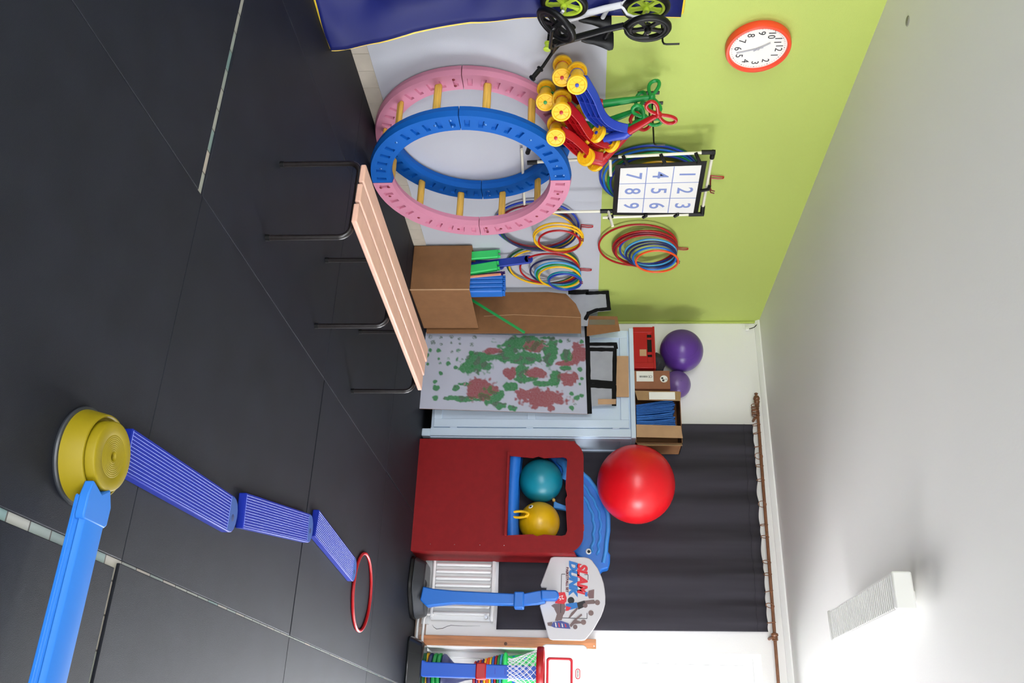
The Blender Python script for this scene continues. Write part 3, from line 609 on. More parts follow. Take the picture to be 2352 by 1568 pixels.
MB().tube([(NX-.012,5.20,2.30),(NX+.01,5.22,2.29),(NX+.006,5.24,2.24)],.012,8).build('strap',PL['black'],nt)

# ------------------------------------------------------------------ wall clock
ck=thing('wall_clock','round white wall clock with a thick orange plastic rim on the green wall','clock',(XL,4.06,2.44))
CC=(XL,4.058,2.445); R=.190
MB().lathe([(R-.02,0),(R-.004,0),(R,.006),(R,.042),(R-.005,.052),(R-.016,.054),(R-.022,.050),(R-.024,.034)],CC,(1,0,0),64).build('rim',P('orange_red_plastic',(236,72,40),.4),ck)
dial=MB().lathe([(.001,.034),(R-.022,.034),(R-.022,.02)],CC,(1,0,0),64).build('dial',PAPER,ck)
TX=CC[0]+.0348
for n in range(1,13):
    a=math.radians(90-30*n); text(str(n),'numeral',DARKI,dial,(TX,CC[1]-(-1)*(.119*math.cos(a)),CC[2]+.119*math.sin(a)),.060,LEFT)
tk=MB()
for k in range(60):
    a=math.radians(6*k); r0=.150
    if k%5==0: tk.lathe([(.0035,.0004),(.001,.0008)],(TX-.0004,CC[1]+.153*math.cos(a),CC[2]+.153*math.sin(a)),(1,0,0),8)
    else: tk.beam((TX,CC[1]+r0*math.cos(a),CC[2]+r0*math.sin(a)),(TX,CC[1]+.156*math.cos(a),CC[2]+.156*math.sin(a)),.0012,.0006,upv=(1,0,0))
tk.build('minute_marks',DARKI,dial)
GH=mat('grey_clock_hand',s(170,170,178),.4)
def hand(ang,l,wd,x):
    a=math.radians(90-ang); d=Vector((0,math.cos(a),math.sin(a))); c=Vector((x,CC[1],CC[2])); MB().beam(c-d*.03,c+d*l,wd,.0015,upv=(1,0,0)).build('hand',GH,dial)
hand(164,.125,.009,TX+.003); hand(325,.078,.008,TX+.006)
MB().lathe([(.007,.0),(.007,.010),(.001,.011)],(TX,CC[1],CC[2]),(1,0,0),14).build('hand_pin',GH,dial)

# ------------------------------------------------------------------ tall pale cabinet in the corner
cb=thing('cabinet','tall pale blue-grey wooden cabinet standing in the far corner','cabinet',(-3.08,7.5,0))
X0,X1,Y0,Y1=-3.60,-2.565,7.28,7.70
b=MB(); b.box(X0,X1,Y0+.02,Y1,.075,1.83); b.build('body',CABM,cb,bev=.004)
MB().box(X0-.012,X1+.012,Y0-.012,Y1,1.83,1.872).build('top_board',CABM,cb,bev=.006)
MB().box(X1-.075,X1,Y0-.004,Y0+.022,.075,1.83).build('corner_post',CABM,cb,bev=.004)
MB().box(X1-.065,X1+.005,Y0-.012,Y0+.06,0,.078).build('foot',CABM,cb,bev=.008)
MB().box(X0,X0+.07,Y0-.012,Y0+.06,0,.078).build('foot',CABM,cb,bev=.008)
for e in (X0,X1-.07): MB().box(e,e+.07,Y1-.06,Y1,0,.078).build('foot',CABM,cb,bev=.008)
for a,c_ in ((X0+.012,-3.095),(-3.088,X1-.082)):
    d=MB(); sw=.075
    for (xa,xb,za,zb) in ((a,a+sw,.10,1.815),(c_-sw,c_,.10,1.815),(a+sw,c_-sw,.10,.17),(a+sw,c_-sw,1.745,1.815),(a+sw,c_-sw,.93,1.0)): d.box(xa,xb,Y0-.006,Y0+.02,za,zb)
    dr=d.build('door',CABM,cb,bev=.003)
    for za,zb in ((.17,.93),(1.0,1.745)): MB().box(a+sw,c_-sw,Y0+.008,Y0+.019,za,zb).build('panel',CABM,dr,bev=.002)
for z in (.28,.95,1.70): MB().cyl((X1-.078,Y0-.008,z-.03),(X1-.078,Y0-.008,z+.03),.006,n=10).build('hinge',CABM,cb)
sd=MB()
for ya,yb,za,zb in ((Y0+.02,Y0+.09,.075,1.83),(Y1-.07,Y1,.075,1.83),(Y0+.09,Y1-.07,.075,.16),(Y0+.09,Y1-.07,1.74,1.83),(Y0+.09,Y1-.07,.92,1.0)): sd.box(X1-.001,X1+.010,ya,yb,za,zb)
sd.build('side_frame',CABM,cb,bev=.002)

# red crate, balls and boxes on the cabinet top
ZT=1.872
rc=thing('plastic_crate','red plastic crate with dark hand slots on top of the cabinet','crate',(-3.43,7.42,ZT))
cx0,cx1,cy0,cy1,ch=-3.635,-3.225,7.295,7.60,.195
b=MB()
for (xa,xb,za,zb) in ((cx0+.05,cx1-.05,.0,.125),(cx0+.05,-3.56,.125,.165),(-3.53,-3.51,.125,.165),(-3.385,-3.36,.125,.165),(-3.335,cx1-.05,.125,.165),(cx0+.05,cx1-.05,.165,ch)): b.box(xa,xb,cy0+.006,cy0+.014,ZT+za,ZT+zb)
b.build('front_wall',PL['red'],rc,bev=.002)
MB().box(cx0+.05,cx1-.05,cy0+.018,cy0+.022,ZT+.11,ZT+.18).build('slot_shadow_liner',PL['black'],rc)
for e in (cx0,cx1-.055): MB().box(e,e+.055,cy0,cy0+.05,ZT,ZT+ch).build('corner_post',PL['red'],rc,bev=.004)
b=MB(); b.box(cx0+.01,cx0+.02,cy0+.05,cy1,ZT,ZT+ch-.01); b.box(cx1-.02,cx1-.01,cy0+.05,cy1,ZT,ZT+ch-.01); b.box(cx0+.01,cx1-.01,cy1-.01,cy1,ZT,ZT+ch-.01); b.box(cx0+.01,cx1-.01,cy0+.02,cy1,ZT,ZT+.012); b.build('body',PL['red'],rc)
b=MB(); b.box(cx0-.004,cx1+.004,cy0-.004,cy0+.014,ZT+ch-.018,ZT+ch); b.box(cx0-.004,cx0+.014,cy0+.014,cy1-.01,ZT+ch-.018,ZT+ch); b.box(cx1-.014,cx1+.004,cy0+.014,cy1-.01,ZT+ch-.018,ZT+ch); b.box(cx0-.004,cx1+.004,cy1-.01,cy1+.004,ZT+ch-.018,ZT+ch); b.build('rim',PL['red'],rc,bev=.003)
MB().box(-3.41,-3.345,cy0+.003,cy0+.0065,ZT+.055,ZT+.115).build('sticker',CARDL,rc)
def ball(name,c,R,mt,label,cat='ball',group=None,sq=1,seam=True):
    t=thing(name,label,cat,(c[0],c[1],c[2]-R*sq),group); o=MB().sphere(c,R,48,(1,1,sq)).build('skin',mt,t)
    if seam:
        sm=MB()
        for q in (-.72,-.6,.6,.72): 
            rr=math.sqrt(1-q*q)*R; sm.tube([(c[0]+rr*1.0005*math.cos(a),c[1]+q*R,c[2]+rr*1.0005*sq*math.sin(a)) for a in [2*math.pi*k/48 for k in range(48)]],.0012,5,closed=True)
        tag(sm.build('moulded_lines',mt,t),kind='stuff')
        d=Vector((.12,-1,.25)).normalized(); MB().lathe([(.001,.0025),(.007,.002),(.009,-.002)],Vector(c)+Vector((d.x,d.y,d.z*sq))*R,d,12).build('plug',mt,t)
    return t
ball('gym_ball',(-3.49,7.50,2.325),.199,PL['purple'],'shiny purple gym ball standing on the red crate')
ball('gym_ball',(-3.185,7.58,2.275),.128,P('pale_purple_rubber',(112,84,150),.35),'smaller pale purple ball half hidden behind the purple gym ball')
b=MB(); 
bag=thing('mesh_bag','crumpled dark net bag squeezed between the crate and the purple ball','bag',(-3.33,7.5,ZT))
vs=[];fs=[]
o=MB().sphere((-3.33,7.42,2.09),.085,24,(1.1,.9,.75)).build('cloth',mat('dark_bag_cloth',s(44,44,52),.7,bump=.5,bscale=30),bag)
for v in o.data.vertices: v.co+=Vector((1,1,1))*.02*noise.noise(v.co*18)
bx=thing('cardboard_box','small brown cardboard box with white product label on the cabinet','box',(-3.13,7.43,ZT))
MB().box(-3.205,-3.03,7.31,7.46,ZT,ZT+.315).build('carton',mat('red_brown_cardboard',s(150,98,72),.85,var=.06,vscale=20),bx,bev=.002)
lb=MB().box(-3.198,-3.10,7.3085,7.3098,ZT+.02,ZT+.17).build('paper_label',PAPER,bx)
b=MB(); random.seed(3); z=ZT+.045; 
while z<ZT+.115: w_=random.choice((.0012,.002,.003)); b.box(-3.155,-3.138,7.3078,7.3085,z,z+w_); z+=w_+random.choice((.0014,.0024))
b.build('barcode',DARKI,lb); text('CE','printed_mark',DARKI,lb,(-3.147,7.3078,ZT+.142),.030,((0,0,-1),(1,0,0)))
lg=MB().lathe([(.001,.0006),(.034,.0006),(.034,0)],(-3.125,7.3098,ZT+.262),(0,-1,0),30).build('round_logo',PAPER,bx)
b=MB(); b.lathe([(.001,.0006),(.010,.0006),(.010,0)],(-3.132,7.309,ZT+.248),(0,-1,0),16); b.lathe([(.001,.0006),(.010,.0006),(.010,0)],(-3.110,7.309,ZT+.256),(0,-1,0),16); b.beam((-3.120,7.3085,ZT+.255),(-3.122,7.3085,ZT+.288),.0025,.0006,upv=(0,1,0)); b.beam((-3.130,7.3085,ZT+.285),(-3.112,7.3085,ZT+.289),.0025,.0006,upv=(0,1,0)); b.build('logo_print',DARKI,lg)
ob=thing('open_carton','open cardboard carton full of folded blue foam sheets on the cabinet','box',(-2.8,7.45,ZT))
bx0,bx1,by0,by1,bh=-3.015,-2.53,7.335,7.63,.40
b=MB(); b.box(bx0,bx0+.006,by0,by1,ZT,ZT+bh); b.box(bx1-.006,bx1,by0,by1,ZT,ZT+bh); b.box(bx0,bx1,by1-.006,by1,ZT,ZT+bh); b.box(bx0,bx1,by0,by1,ZT,ZT+.006); b.box(bx0,bx1,by0,by1,ZT+bh-.006,ZT+bh); b.build('carton',CARD,ob)
b=MB(); b.prism([(bx0,by0,ZT+.005),(bx0,by0,ZT+bh-.005),(bx0+.04,by0-.075,ZT+bh),(bx0+.125,by0-.09,ZT+bh-.01),(bx0+.12,by0-.09,ZT+.02),(bx0+.02,by0-.06,ZT)],(0,-.004,0)); b.build('side_flap',CARDL,ob)
b=MB(); b.prism([(bx1,by0,ZT+.005),(bx1,by0,ZT+bh-.005),(bx1+.045,by0-.07,ZT+bh-.01),(bx1+.05,by0-.075,ZT+.02)],(0,-.004,0)); b.prism([(bx1-.16,by0-.03,ZT+.006),(bx1-.15,by0-.03,ZT+bh-.012),(bx1-.03,by0-.055,ZT+bh-.002),(bx1-.035,by0-.055,ZT+.004)],(0,-.004,0)); b.build('side_flap',CARDL,ob)
MB().box(bx0+.045,bx0+.115,by0-.0965,by0-.0945,ZT+.12,ZT+.345).build('paper_label',PAPER,ob)
random.seed(5)
FOAM=mat('blue_foam_sheet',s(44,112,196),.6)
for k in range(17):
    a=bx0+.072+.0148*k; top_=ZT+.34+random.uniform(-.012,.012); tilt=.10-.004*k if k<11 else .05-.006*(k-11)
    p=MB(); n=9
    A_=[(a+tilt*.0+ (tilt)*(1-i/n)*.55+ (.012*math.sin(math.pi*i/n) if k in (8,12) else 0),by0+.005+.004*random.random(),ZT+.012+(top_-ZT-.012)*i/n) for i in range(n+1)]
    p.prism(A_+[(x+.0075,y,z) for x,y,z in A_[::-1]],(0,.26,0)); o=p.build('foam_sheet',FOAM)
    tag(o,'folded blue foam sheet packed upright in the open carton','foam sheet','blue foam sheets in the carton')

# ------------------------------------------------------------------ painted cardboard castle leaning at the cabinet
cs=thing('cardboard_castle','grey painted cardboard castle front with green and red paint dabs leaning on the cabinet','cardboard castle',(-3.1,7.1,0))
FX0,FX1,FZ=-3.478,-2.742,1.462
def fy(z): return 7.085+.11*z/1.5
NXg,NZg=120,240; random.seed(11)
gre=[(.10,.63,.12,.18),(.20,.77,.22,.05),(.30,.58,.09,.19),(.40,.32,.15,.11),(.20,.53,.10,.05),(.55,.80,.14,.035),(.58,.62,.04,.07),(.63,.72,.04,.06),(.50,.60,.12,.05),(.80,.42,.13,.08),(.86,.25,.04,.11),(.67,.26,.03,.04),(.72,.21,.04,.028),(.25,.87,.09,.04),(.42,.86,.04,.04),(.68,.53,.07,.05),(.93,.47,.05,.04),(.96,.55,.04,.03)]
redd=[(.14,.67,.09,.07),(.22,.41,.05,.06),(.22,.94,.14,.05),(.50,.53,.10,.04),(.50,.68,.08,.07),(.72,.36,.16,.10),(.82,.72,.13,.16),(.55,.88,.10,.06),(.94,.78,.05,.03),(.35,.86,.05,.05),(.78,.62,.08,.06)]
dots=[(.06+.09*r_+random.uniform(-.02,.02),.03+.065*q+random.uniform(-.02,.02),random.uniform(.018,.034),.2+.7*random.random() if r_>1 else .3) for r_ in range(5) for q in range(5)]+[(.65,.08,.03,.9),(.73,.09,.045,.9),(.86,.09,.04,.9),(.43,.95,.035,.8),(.55,.96,.025,.8),(.06,.96,.03,.7),(.75,.90,.03,.6),(.80,.93,.04,.8),(.93,.90,.035,.8),(.06,.83,.03,.6),(.46,.20,.03,.7),(.54,.11,.03,.6),(.05,.88,.03,.3),(.62,.95,.02,.7),(.88,.92,.02,.4),(.77,.96,.03,.9),(.65,.81,.03,.5)]
def field(lst,u,v,seed,sc):
    q=noise.noise((u*9,v*18,seed))*.5+noise.noise((u*26,v*52,seed+5))*.35; m_=-9
    for a,b_,ra,rb in lst:
        d=math.hypot((u-a)/ra,(v-b_)/rb); m_=max(m_,1-d)
    return m_+q*sc
base=Vector(s(176,178,194)); GC=Vector(s(30,116,54)); RC=Vector(s(138,56,58)); DG=Vector(s(58,88,58))
vs=[];cols=[]
for j in range(NZg+1):
    for i in range(NXg+1):
        u,v=i/NXg,j/NZg; z=FZ*v; x=FX0+(FX1-FX0)*u+(.012*(1-v) if u<.5 else 0)*0
        vs.append((x,fy(z),z)); c=base*(1+.06*noise.noise((u*4,v*8,1)))
        g_=field(gre,u,v,2,.9); r_=field(redd,u,v,9,.9); dry=.5+.5*noise.noise((u*60,v*110,4))
        thin=noise.noise((u*14,v*26,31))
        al_g=max(0,min(1,g_*6))*(.80+.2*dry); al_r=max(0,min(1,r_*6))*(.76+.24*dry)
        c=c.lerp(RC,al_r); 
        c=c.lerp(GC if thin<.18 else DG,al_g*(1 if r_<.08 else (.75 if thin>0 else .12)))
        for a,b_,rr,st in dots:
            d=math.hypot((u-a)/rr,(v-b_)/(rr*.5))+.35*noise.noise((u*30,v*60,7))
            if d<1: c=c.lerp(GC if st>.42 else DG,min(1,(1-d)*4)*(.9 if st>.5 else .55*(dry>.45)+.15))
        cols+= [*c,1]
me=D.meshes.new('painted_face'); me.from_pydata(vs,[],[(j*(NXg+1)+i,j*(NXg+1)+i+1,(j+1)*(NXg+1)+i+1,(j+1)*(NXg+1)+i) for j in range(NZg) for i in range(NXg)])
at=me.color_attributes.new('paint','FLOAT_COLOR','POINT'); at.data.foreach_set('color',cols)
PM=D.materials.new('dabbed_paint'); PM.use_nodes=True; t=PM.node_tree; a_=nd(t,'ShaderNodeVertexColor'); a_.layer_name='paint'; t.links.new(a_.outputs[0],t.nodes['Principled BSDF'].inputs['Base Color']); t.nodes['Principled BSDF'].inputs['Roughness'].default_value=.75
me.materials.append(PM); o=D.objects.new('painted_face',me); COL.objects.link(o); put(o,cs)
CTH=.006
def sheet3(poly,y,name,mt,par,th=CTH): return MB().prism([(a,(y if not callable(y) else y(b)),b) for a,b in poly],(0,th,0)).build(name,mt,par)
MB().prism([(FX0,fy(0)+.001,.0),(FX1,fy(0)+.001,0),(FX1,fy(FZ)+.001,FZ),(FX0,fy(FZ)+.001,FZ)],(0,CTH,0)).build('card_panel',CARD,cs)
def stroke(pts,wd,yf,par,name='black_outline'):
    for i in range(len(pts)-1):
        p=Vector((pts[i][0],yf(pts[i][1])-.0022-.0003*(i%2),pts[i][1])); q=Vector((pts[i+1][0],yf(pts[i+1][1])-.0022-.0003*(i%2),pts[i+1][1])); d=(q-p).normalized(); n=6; lft=[];rgt=[]
        sd_=d.cross(Vector((0,1,0))).normalized()
        for k in range(n+1):
            c=p.lerp(q,k/n)-d*wd*.4*(k==0)+d*wd*.4*(k==n); jj=wd/2*(1+.22*noise.noise((c.x*40,c.z*40,i)))
            lft.append(c+sd_*jj); rgt.append(c-sd_*jj*(1+.1*noise.noise((c.x*50,c.z*30,i+8))))
        MB().prism(lft+rgt[::-1],(0,.0012,0)).build(name,INK,par)
mer=sheet3([(-3.405,1.455),(-3.417,1.715),(-3.03,1.706),(-3.045,1.455)],fy,'merlon',GREYP,cs); stroke([(-3.36,1.46),(-3.365,1.70),(-3.04,1.69),(-3.05,1.465),(-3.36,1.462)],.036,fy,mer)
mer=sheet3([(-3.028,1.455),(-3.03,1.702),(-2.83,1.699),(-2.815,1.455)],fy,'merlon',GREYP,cs); stroke([(-3.01,1.48),(-3.005,1.688),(-2.84,1.685)],.040,fy,mer)
MB().prism([(-2.885,fy(1.6)-.004,1.488),(-2.886,fy(1.6)-.004,1.703),(-2.838,fy(1.6)-.004,1.70),(-2.834,fy(1.6)-.004,1.488)],(0,.002,0)).build('cardboard_strip',CARDL,cs)
sheet3([(-3.32,1.62),(-3.32,1.822),(-2.925,1.818),(-2.925,1.60)],7.245,'brown_backing',CARDL,cs)
top=MB(); stroke([(-3.47,1.455),(-3.05,1.462),(-2.76,1.472)],.040,fy,cs); stroke([(-3.58,1.447),(-3.41,1.452),(-3.42,1.705),(-3.385,1.71)],.034,fy,cs)
sheet3([(-3.60,1.40),(-3.60,1.47),(-3.40,1.475),(-3.40,1.40)],lambda z:7.198,'grey_link',GREYP,cs)
# the unpainted wing folded towards the left wall, with its own painted merlons
wing=[(-3.845,0.02),(-3.845,1.10),(-3.826,1.263),(-3.722,1.352),(-3.611,1.397),(-3.430,1.40),(-3.430,.02)]
sheet3(wing,6.985+.02,'brown_wing',CARD,cs)
MB().beam((-3.60,7.0045,.53),(-3.615,7.0045,.80),.004,.001,upv=(0,1,0)).build('crease',CARDL,cs); MB().beam((-3.615,7.0045,.80),(-3.585,7.0045,1.395),.004,.001,upv=(0,1,0)).build('crease',CARDL,cs)
wf=lambda z:7.06
wc=sheet3([(-3.87,1.30),(-3.885,1.44),(-3.87,1.455),(-3.885,1.645),(-3.685,1.662),(-3.672,1.545),(-3.645,1.468),(-3.53,1.458),(-3.53,1.30)],wf,'merlon',GREYP,cs)
stroke([(-3.86,1.455),(-3.868,1.635),(-3.70,1.648),(-3.688,1.54),(-3.655,1.465),(-3.60,1.44)],.034,wf,wc); stroke([(-3.868,1.30),(-3.872,1.45)],.045,wf,wc)
sheet3([(-3.64,1.45),(-3.634,1.722),(-3.49,1.744),(-3.44,1.45)],7.08,'brown_merlon',CARD,cs)
MB().box(-3.60,-3.55,7.0775,7.0790,1.47,1.70).build('clear_tape',mat('glossy_parcel_tape',s(112,104,84),.15),cs)

# ------------------------------------------------------------------ cardboard box with plastic planks
cbx=thing('cardboard_box','open tall brown cardboard box full of plastic planks beside the big wheel','box',(-3.66,6.65,0))
a0,a1,b0,b1,hh=-3.885,-3.462,6.262,6.97,.492
b=MB(); b.box(a0,a1,b0,b0+.006,0,hh); b.box(a0,a1,b1-.006,b1,0,hh); b.box(a0,a0+.006,b0,b1,0,hh); b.box(a1-.006,a1,b0,b1,0,hh); b.box(a0,a1,b0,b1,0,.006); b.build('walls',CARD,cbx,bev=.002)
MB().box(a1-.007,a1+.0008,b0-.0008,b0+.007,0,hh).build('worn_edge',CARDL,cbx)
def stick(p,q,wd,th,mt,label,cat='plastic plank',round_=False,upv=(0,1,0),name='plastic_plank',notch=False):
    t=thing(name,label,cat,p,'plastic pieces in the tall cardboard box'); p=Vector(p);q=Vector(q)
    MB().beam(p,q,wd,th,upv=upv).build('body',mt,t,bev=min(wd,th)*.25)
    d=(q-p).normalized(); u=Vector(upv); sd_=d.cross(u).normalized(); u=sd_.cross(d)
    if round_:
        MB().lathe([(.001,-th/2),(wd/2,-th/2),(wd/2,th/2),(.001,th/2)],q,u,24).build('rounded_end',mt,t,bev=.004)
        MB().lathe([(.001,th/2+.0006),(.012,th/2+.0004),(.012,th/2)],q-u*0-u*(th+.001),u,16).build('grip_hole',PL['navy'],t)
    if notch:
        for e in (-1,1): MB().beam(q+sd_*e*wd*.32,q+sd_*e*wd*.32+d*.018,wd*.28,th*.8,upv=upv).build('end_tab',mt,t,bev=.003)
    return t
stick((-3.80,6.36,.02),(-3.845,6.34,.705),.075,.03,PL['lime'],'bright green plank standing at the left corner of the box',notch=True)
stick((-3.70,6.42,.02),(-3.838,6.42,.955),.075,.022,PL['dblue'],'dark blue plank with rounded end, tallest in the box',round_=True)
stick((-3.845,6.50,.02),(-3.86,6.55,.70),.085,.022,PL['dblue'],'dark blue rounded plank leaning at the wall side of the box',round_=True)
stick((-3.62,6.36,.02),(-3.74,6.36,.70),.085,.045,PL['lime'],'bright green chunky plank in the middle of the box',notch=True)
stick((-3.60,6.44,.02),(-3.70,6.44,.745),.065,.03,PL['dpurple'],'dark purple plank peeking out behind the green one',notch=True)
stick((-3.585,6.352,.02),(-3.655,6.352,.735),.022,.02,PL['peach'],'thin orange stick between the green and blue planks')
stick((-3.56,6.50,.02),(-3.63,6.50,.765),.08,.03,PL['blue'],'blue plank behind the ribbed blue bundle')
for k in range(4):
    x=-3.632+.040*k
    stick((x+.012,6.40,.02),(x,6.40,.752),.037,.10,PL['blue'],'blue hollow plank in the bundle of four, number %s from the wall'%(('one','two','three','four')[k]),notch=True)
stick((-3.615,6.60,.37),(-3.275,6.68,.925),.022,.012,PL['green'],'thin green strip poking out of the box towards the castle')

# ------------------------------------------------------------------ red puppet theatre with things inside
th=thing('puppet_theatre','dark red wooden puppet theatre panel with a square window','puppet theatre',(-2.03,7.4,0))
TY=7.22
outl=[(-2.514,.0),(-2.51,1.241)]+[(-2.36-.15*math.cos(math.radians(a)),1.268+.152*math.sin(math.radians(a))) for a in range(10,91,10)]+[(-1.70+.15*math.sin(math.radians(a)),1.266+.152*math.cos(math.radians(a))) for a in range(0,91,10)]+[(-1.548,1.25),(-1.545,.0)]
wnd=[(-2.371,.79),(-2.353,.987),(-2.368,1.034),(-2.353,1.082),(-2.363,1.245),(-2.352,1.272),(-2.332,1.281),(-2.089,1.268),(-2.027,1.283),(-1.994,1.268),(-1.733,1.285),(-1.697,1.272),(-1.686,1.24),(-1.696,1.094),(-1.680,1.039),(-1.696,1.002),(-1.683,.79)]
bm=bmesh.new(); yy=[TY,TY+.018]; loops=[]
for y in yy:
    vo=[bm.verts.new((x,y,z)) for x,z in outl]; vi=[bm.verts.new((x,y,z)) for x,z in wnd]
    eo=[bm.edges.new((vo[i],vo[(i+1)%len(vo)])) for i in range(len(vo))]; ei=[bm.edges.new((vi[i],vi[(i+1)%len(vi)])) for i in range(len(vi))]
    bmesh.ops.triangle_fill(bm,edges=eo+ei,use_beauty=True); loops.append((vo,vi))
for k in (0,1):
    A_,B_=loops[0][k],loops[1][k]
    for i in range(len(A_)): bm.faces.new((A_[i],A_[(i+1)%len(A_)],B_[(i+1)%len(A_)],B_[i]))
bmesh.ops.recalc_face_normals(bm,faces=bm.faces)
me=D.meshes.new('front_panel'); bm.to_mesh(me); bm.free(); me.materials.append(REDP); o=D.objects.new('front_panel',me); COL.objects.link(o); put(o,th)
MB().box(-2.395,-1.675,TY-.03,TY+.10,.768,.790).build('ledge',REDP,th,bev=.003)
MB().box(-2.38,-1.68,TY-.012,TY+.0,.755,.768).build('ledge_strip',REDP,th)
for x,sg in ((-2.51,1),(-1.565,1)):
    p=[(x,TY+.018,0),(x,TY+.40,0),(x,TY+.40,1.27)]+[(x,TY+.32+.08*math.cos(math.radians(a)),1.30+.08*math.sin(math.radians(a))) for a in (0,30,60,90)]+[(x,TY+.018,1.345)]
    MB().prism(p,(.018,0,0)).build('side_panel',REDP,th,bev=.002)
MB().box(-2.49,-1.567,TY+.02,TY+.40,.60,.618).build('inner_shelf',REDP,th)
for x in (-1.60,): 
    for z in (.16,.36,.57,.77): MB().lathe([(.001,.001),(.003,.001),(.003,0)],(x,TY-.0002,z),(0,-1,0),8).build('screw_head',CHROME,th)
# blue whale rocker standing on its side inside the theatre
wa=thing('whale_rocker','blue plastic whale shaped rocker toy standing on edge behind the red panel','rocker toy',(-1.95,7.48,.62))
arcp=[(-2.50,1.18),(-2.40,1.33),(-2.322,1.413),(-2.253,1.49),(-2.144,1.566),(-2.037,1.623),(-1.931,1.650),(-1.806,1.648),(-1.70,1.632),(-1.627,1.627),(-1.60,1.643),(-1.535,1.640),(-1.489,1.625),(-1.478,1.574),(-1.442,1.555),(-1.478,1.50),(-1.56,1.42),(-1.60,1.36),(-1.63,1.29),(-1.80,1.33),(-2.10,1.33),(-2.36,1.20),(-2.47,1.10)]
MB().prism(xz(arcp,7.50),(0,.13,0)).build('shell',PL['blue'],wa,bev=.012)
rimp=arcp[1:10]
MB().tube([(x,7.497,z-.022) for x,z in rimp+[(-1.53,1.605)]],[.018]*len(rimp)+[.016],10).build('rim',PL['lblue'],wa)
wave=[]
for i in range(61):
    f=i/60*(len(rimp)-1); k=min(int(f),len(rimp)-2); p=Vector(rimp[k]).lerp(Vector(rimp[k+1]),f-k); wave.append((p.x+.03,7.499,p.y-.095+.014*abs(math.sin(f*3.2))))
MB().tube(wave,.012,8).build('wave_moulding',PL['lblue'],wa)
wave2=[(x+.02,y,z-.055) for x,y,z in wave]
MB().tube(wave2[4:-4],.014,8).build('wave_moulding',PL['lblue'],wa)
ey=MB().lathe([(.001,.006),(.020,.006),(.024,.003),(.025,0)],(-1.624,7.499,1.462),(0,-1,0),24).build('eye',PL['white'],wa)
MB().lathe([(.001,.0095),(.010,.009),(.013,.006)],(-1.622,7.499,1.464),(0,-1,0),20).build('pupil',PL['black'],ey)
lg=MB().prism([(x,7.499,z) for x,z in rrect(-1.86,-1.79,1.385,1.425,.016)],(0,-.002,0)).build('badge',PL['red'],wa)
MB().prism([(x,7.4965,z) for x,z in rrect(-1.852,-1.798,1.391,1.419,.012)],(0,-.001,0)).build('badge_panel',PL['white'],lg)
tr=MB(); N=10; prof=[(7.30,.86),(7.275,.815),(7.285,.79),(7.33,.775),(7.42,.77),(7.50,.775),(7.545,.79),(7.555,.86)]
vs=[(x,y,z+.04*((x+2.03)/.42)**2*(.5)) for x in [-2.46+.86*i/N for i in range(N+1)] for y,z in prof]
n=len(prof); tr.add(vs,[(i*n+k,i*n+k+1,(i+1)*n+k+1,(i+1)*n+k) for i in range(N) for k in range(n-1)]); o=tr.build('seat_trough',PL['blue'],wa,ang=60); md=o.modifiers.new('t','SOLIDIFY'); md.thickness=.018; md.offset=1
for x0_,x1_,z0_,z1_ in ((-2.30,-2.42,1.22,1.30),): MB().tube([(-2.42,7.50,1.20),(-2.37,7.46,1.26),(-2.30,7.45,1.275),(-2.24,7.47,1.25)],[.03,.04,.035,.025],12).build('fin',PL['lblue'],wa)
MB().prism([(-2.00,7.46,1.28),(-2.03,7.46,1.20),(-2.05,7.46,1.165),(-1.985,7.46,1.16),(-1.965,7.46,1.28)],(0,.05,0)).build('handle_post',PL['lblue'],wa,bev=.008)
MB().lathe([(.001,.03),(.012,.03),(.013,.026),(.013,0)],(-2.045,7.46,1.165),(0,-1,0),16).build('handle_peg',WOODY,wa)
MB().box(-2.12,-1.95,7.36,7.48,.618,.775).build('rocker_foot',PL['blue'],wa,bev=.02)
ball('gym_ball',(-2.208,7.415,1.052),.187,PL['teal'],'teal rubber ball in the window of the red theatre',seam=False)
hb=ball('hopper_ball',(-1.846,7.425,1.045),.174,PL['yball'],'yellow hopper ball with a ring handle in the red theatre window',seam=False)
MB().tube([(-1.872+.026*math.sin(a),7.268-.012*math.cos(a),.882+.078*math.cos(a)) for a in [2*math.pi*k/28 for k in range(28)]],.011,9,closed=True).build('ring_handle',PL['yellow'],hb)
MB().lathe([(.018,0),(.014,.03),(.010,.05)],(-1.862,7.285,.95),(0,-.7,-.3),14).build('handle_stub',PL['yball'],hb)
e2=MB().lathe([(.001,.004),(.018,.003),(.021,0)],Vector((-1.847,7.425,1.045))+Vector((-.55,-.74,-.38)).normalized()*.1785,(-.55,-.74,-.38),20).build('painted_eye',PL['white'],hb)
MB().lathe([(.001,.006),(.009,.005),(.010,.003)],Vector((-1.847,7.425,1.045))+Vector((-.55,-.74,-.38)).normalized()*.1785,(-.55,-.74,-.38),16).build('painted_pupil',PL['black'],e2)
ball('gym_ball',(-2.163,7.325,1.862),.333,PL['redball'],'big red gym ball wedged above the theatre in front of the curtain',sq=.985,seam=False)
b=MB()

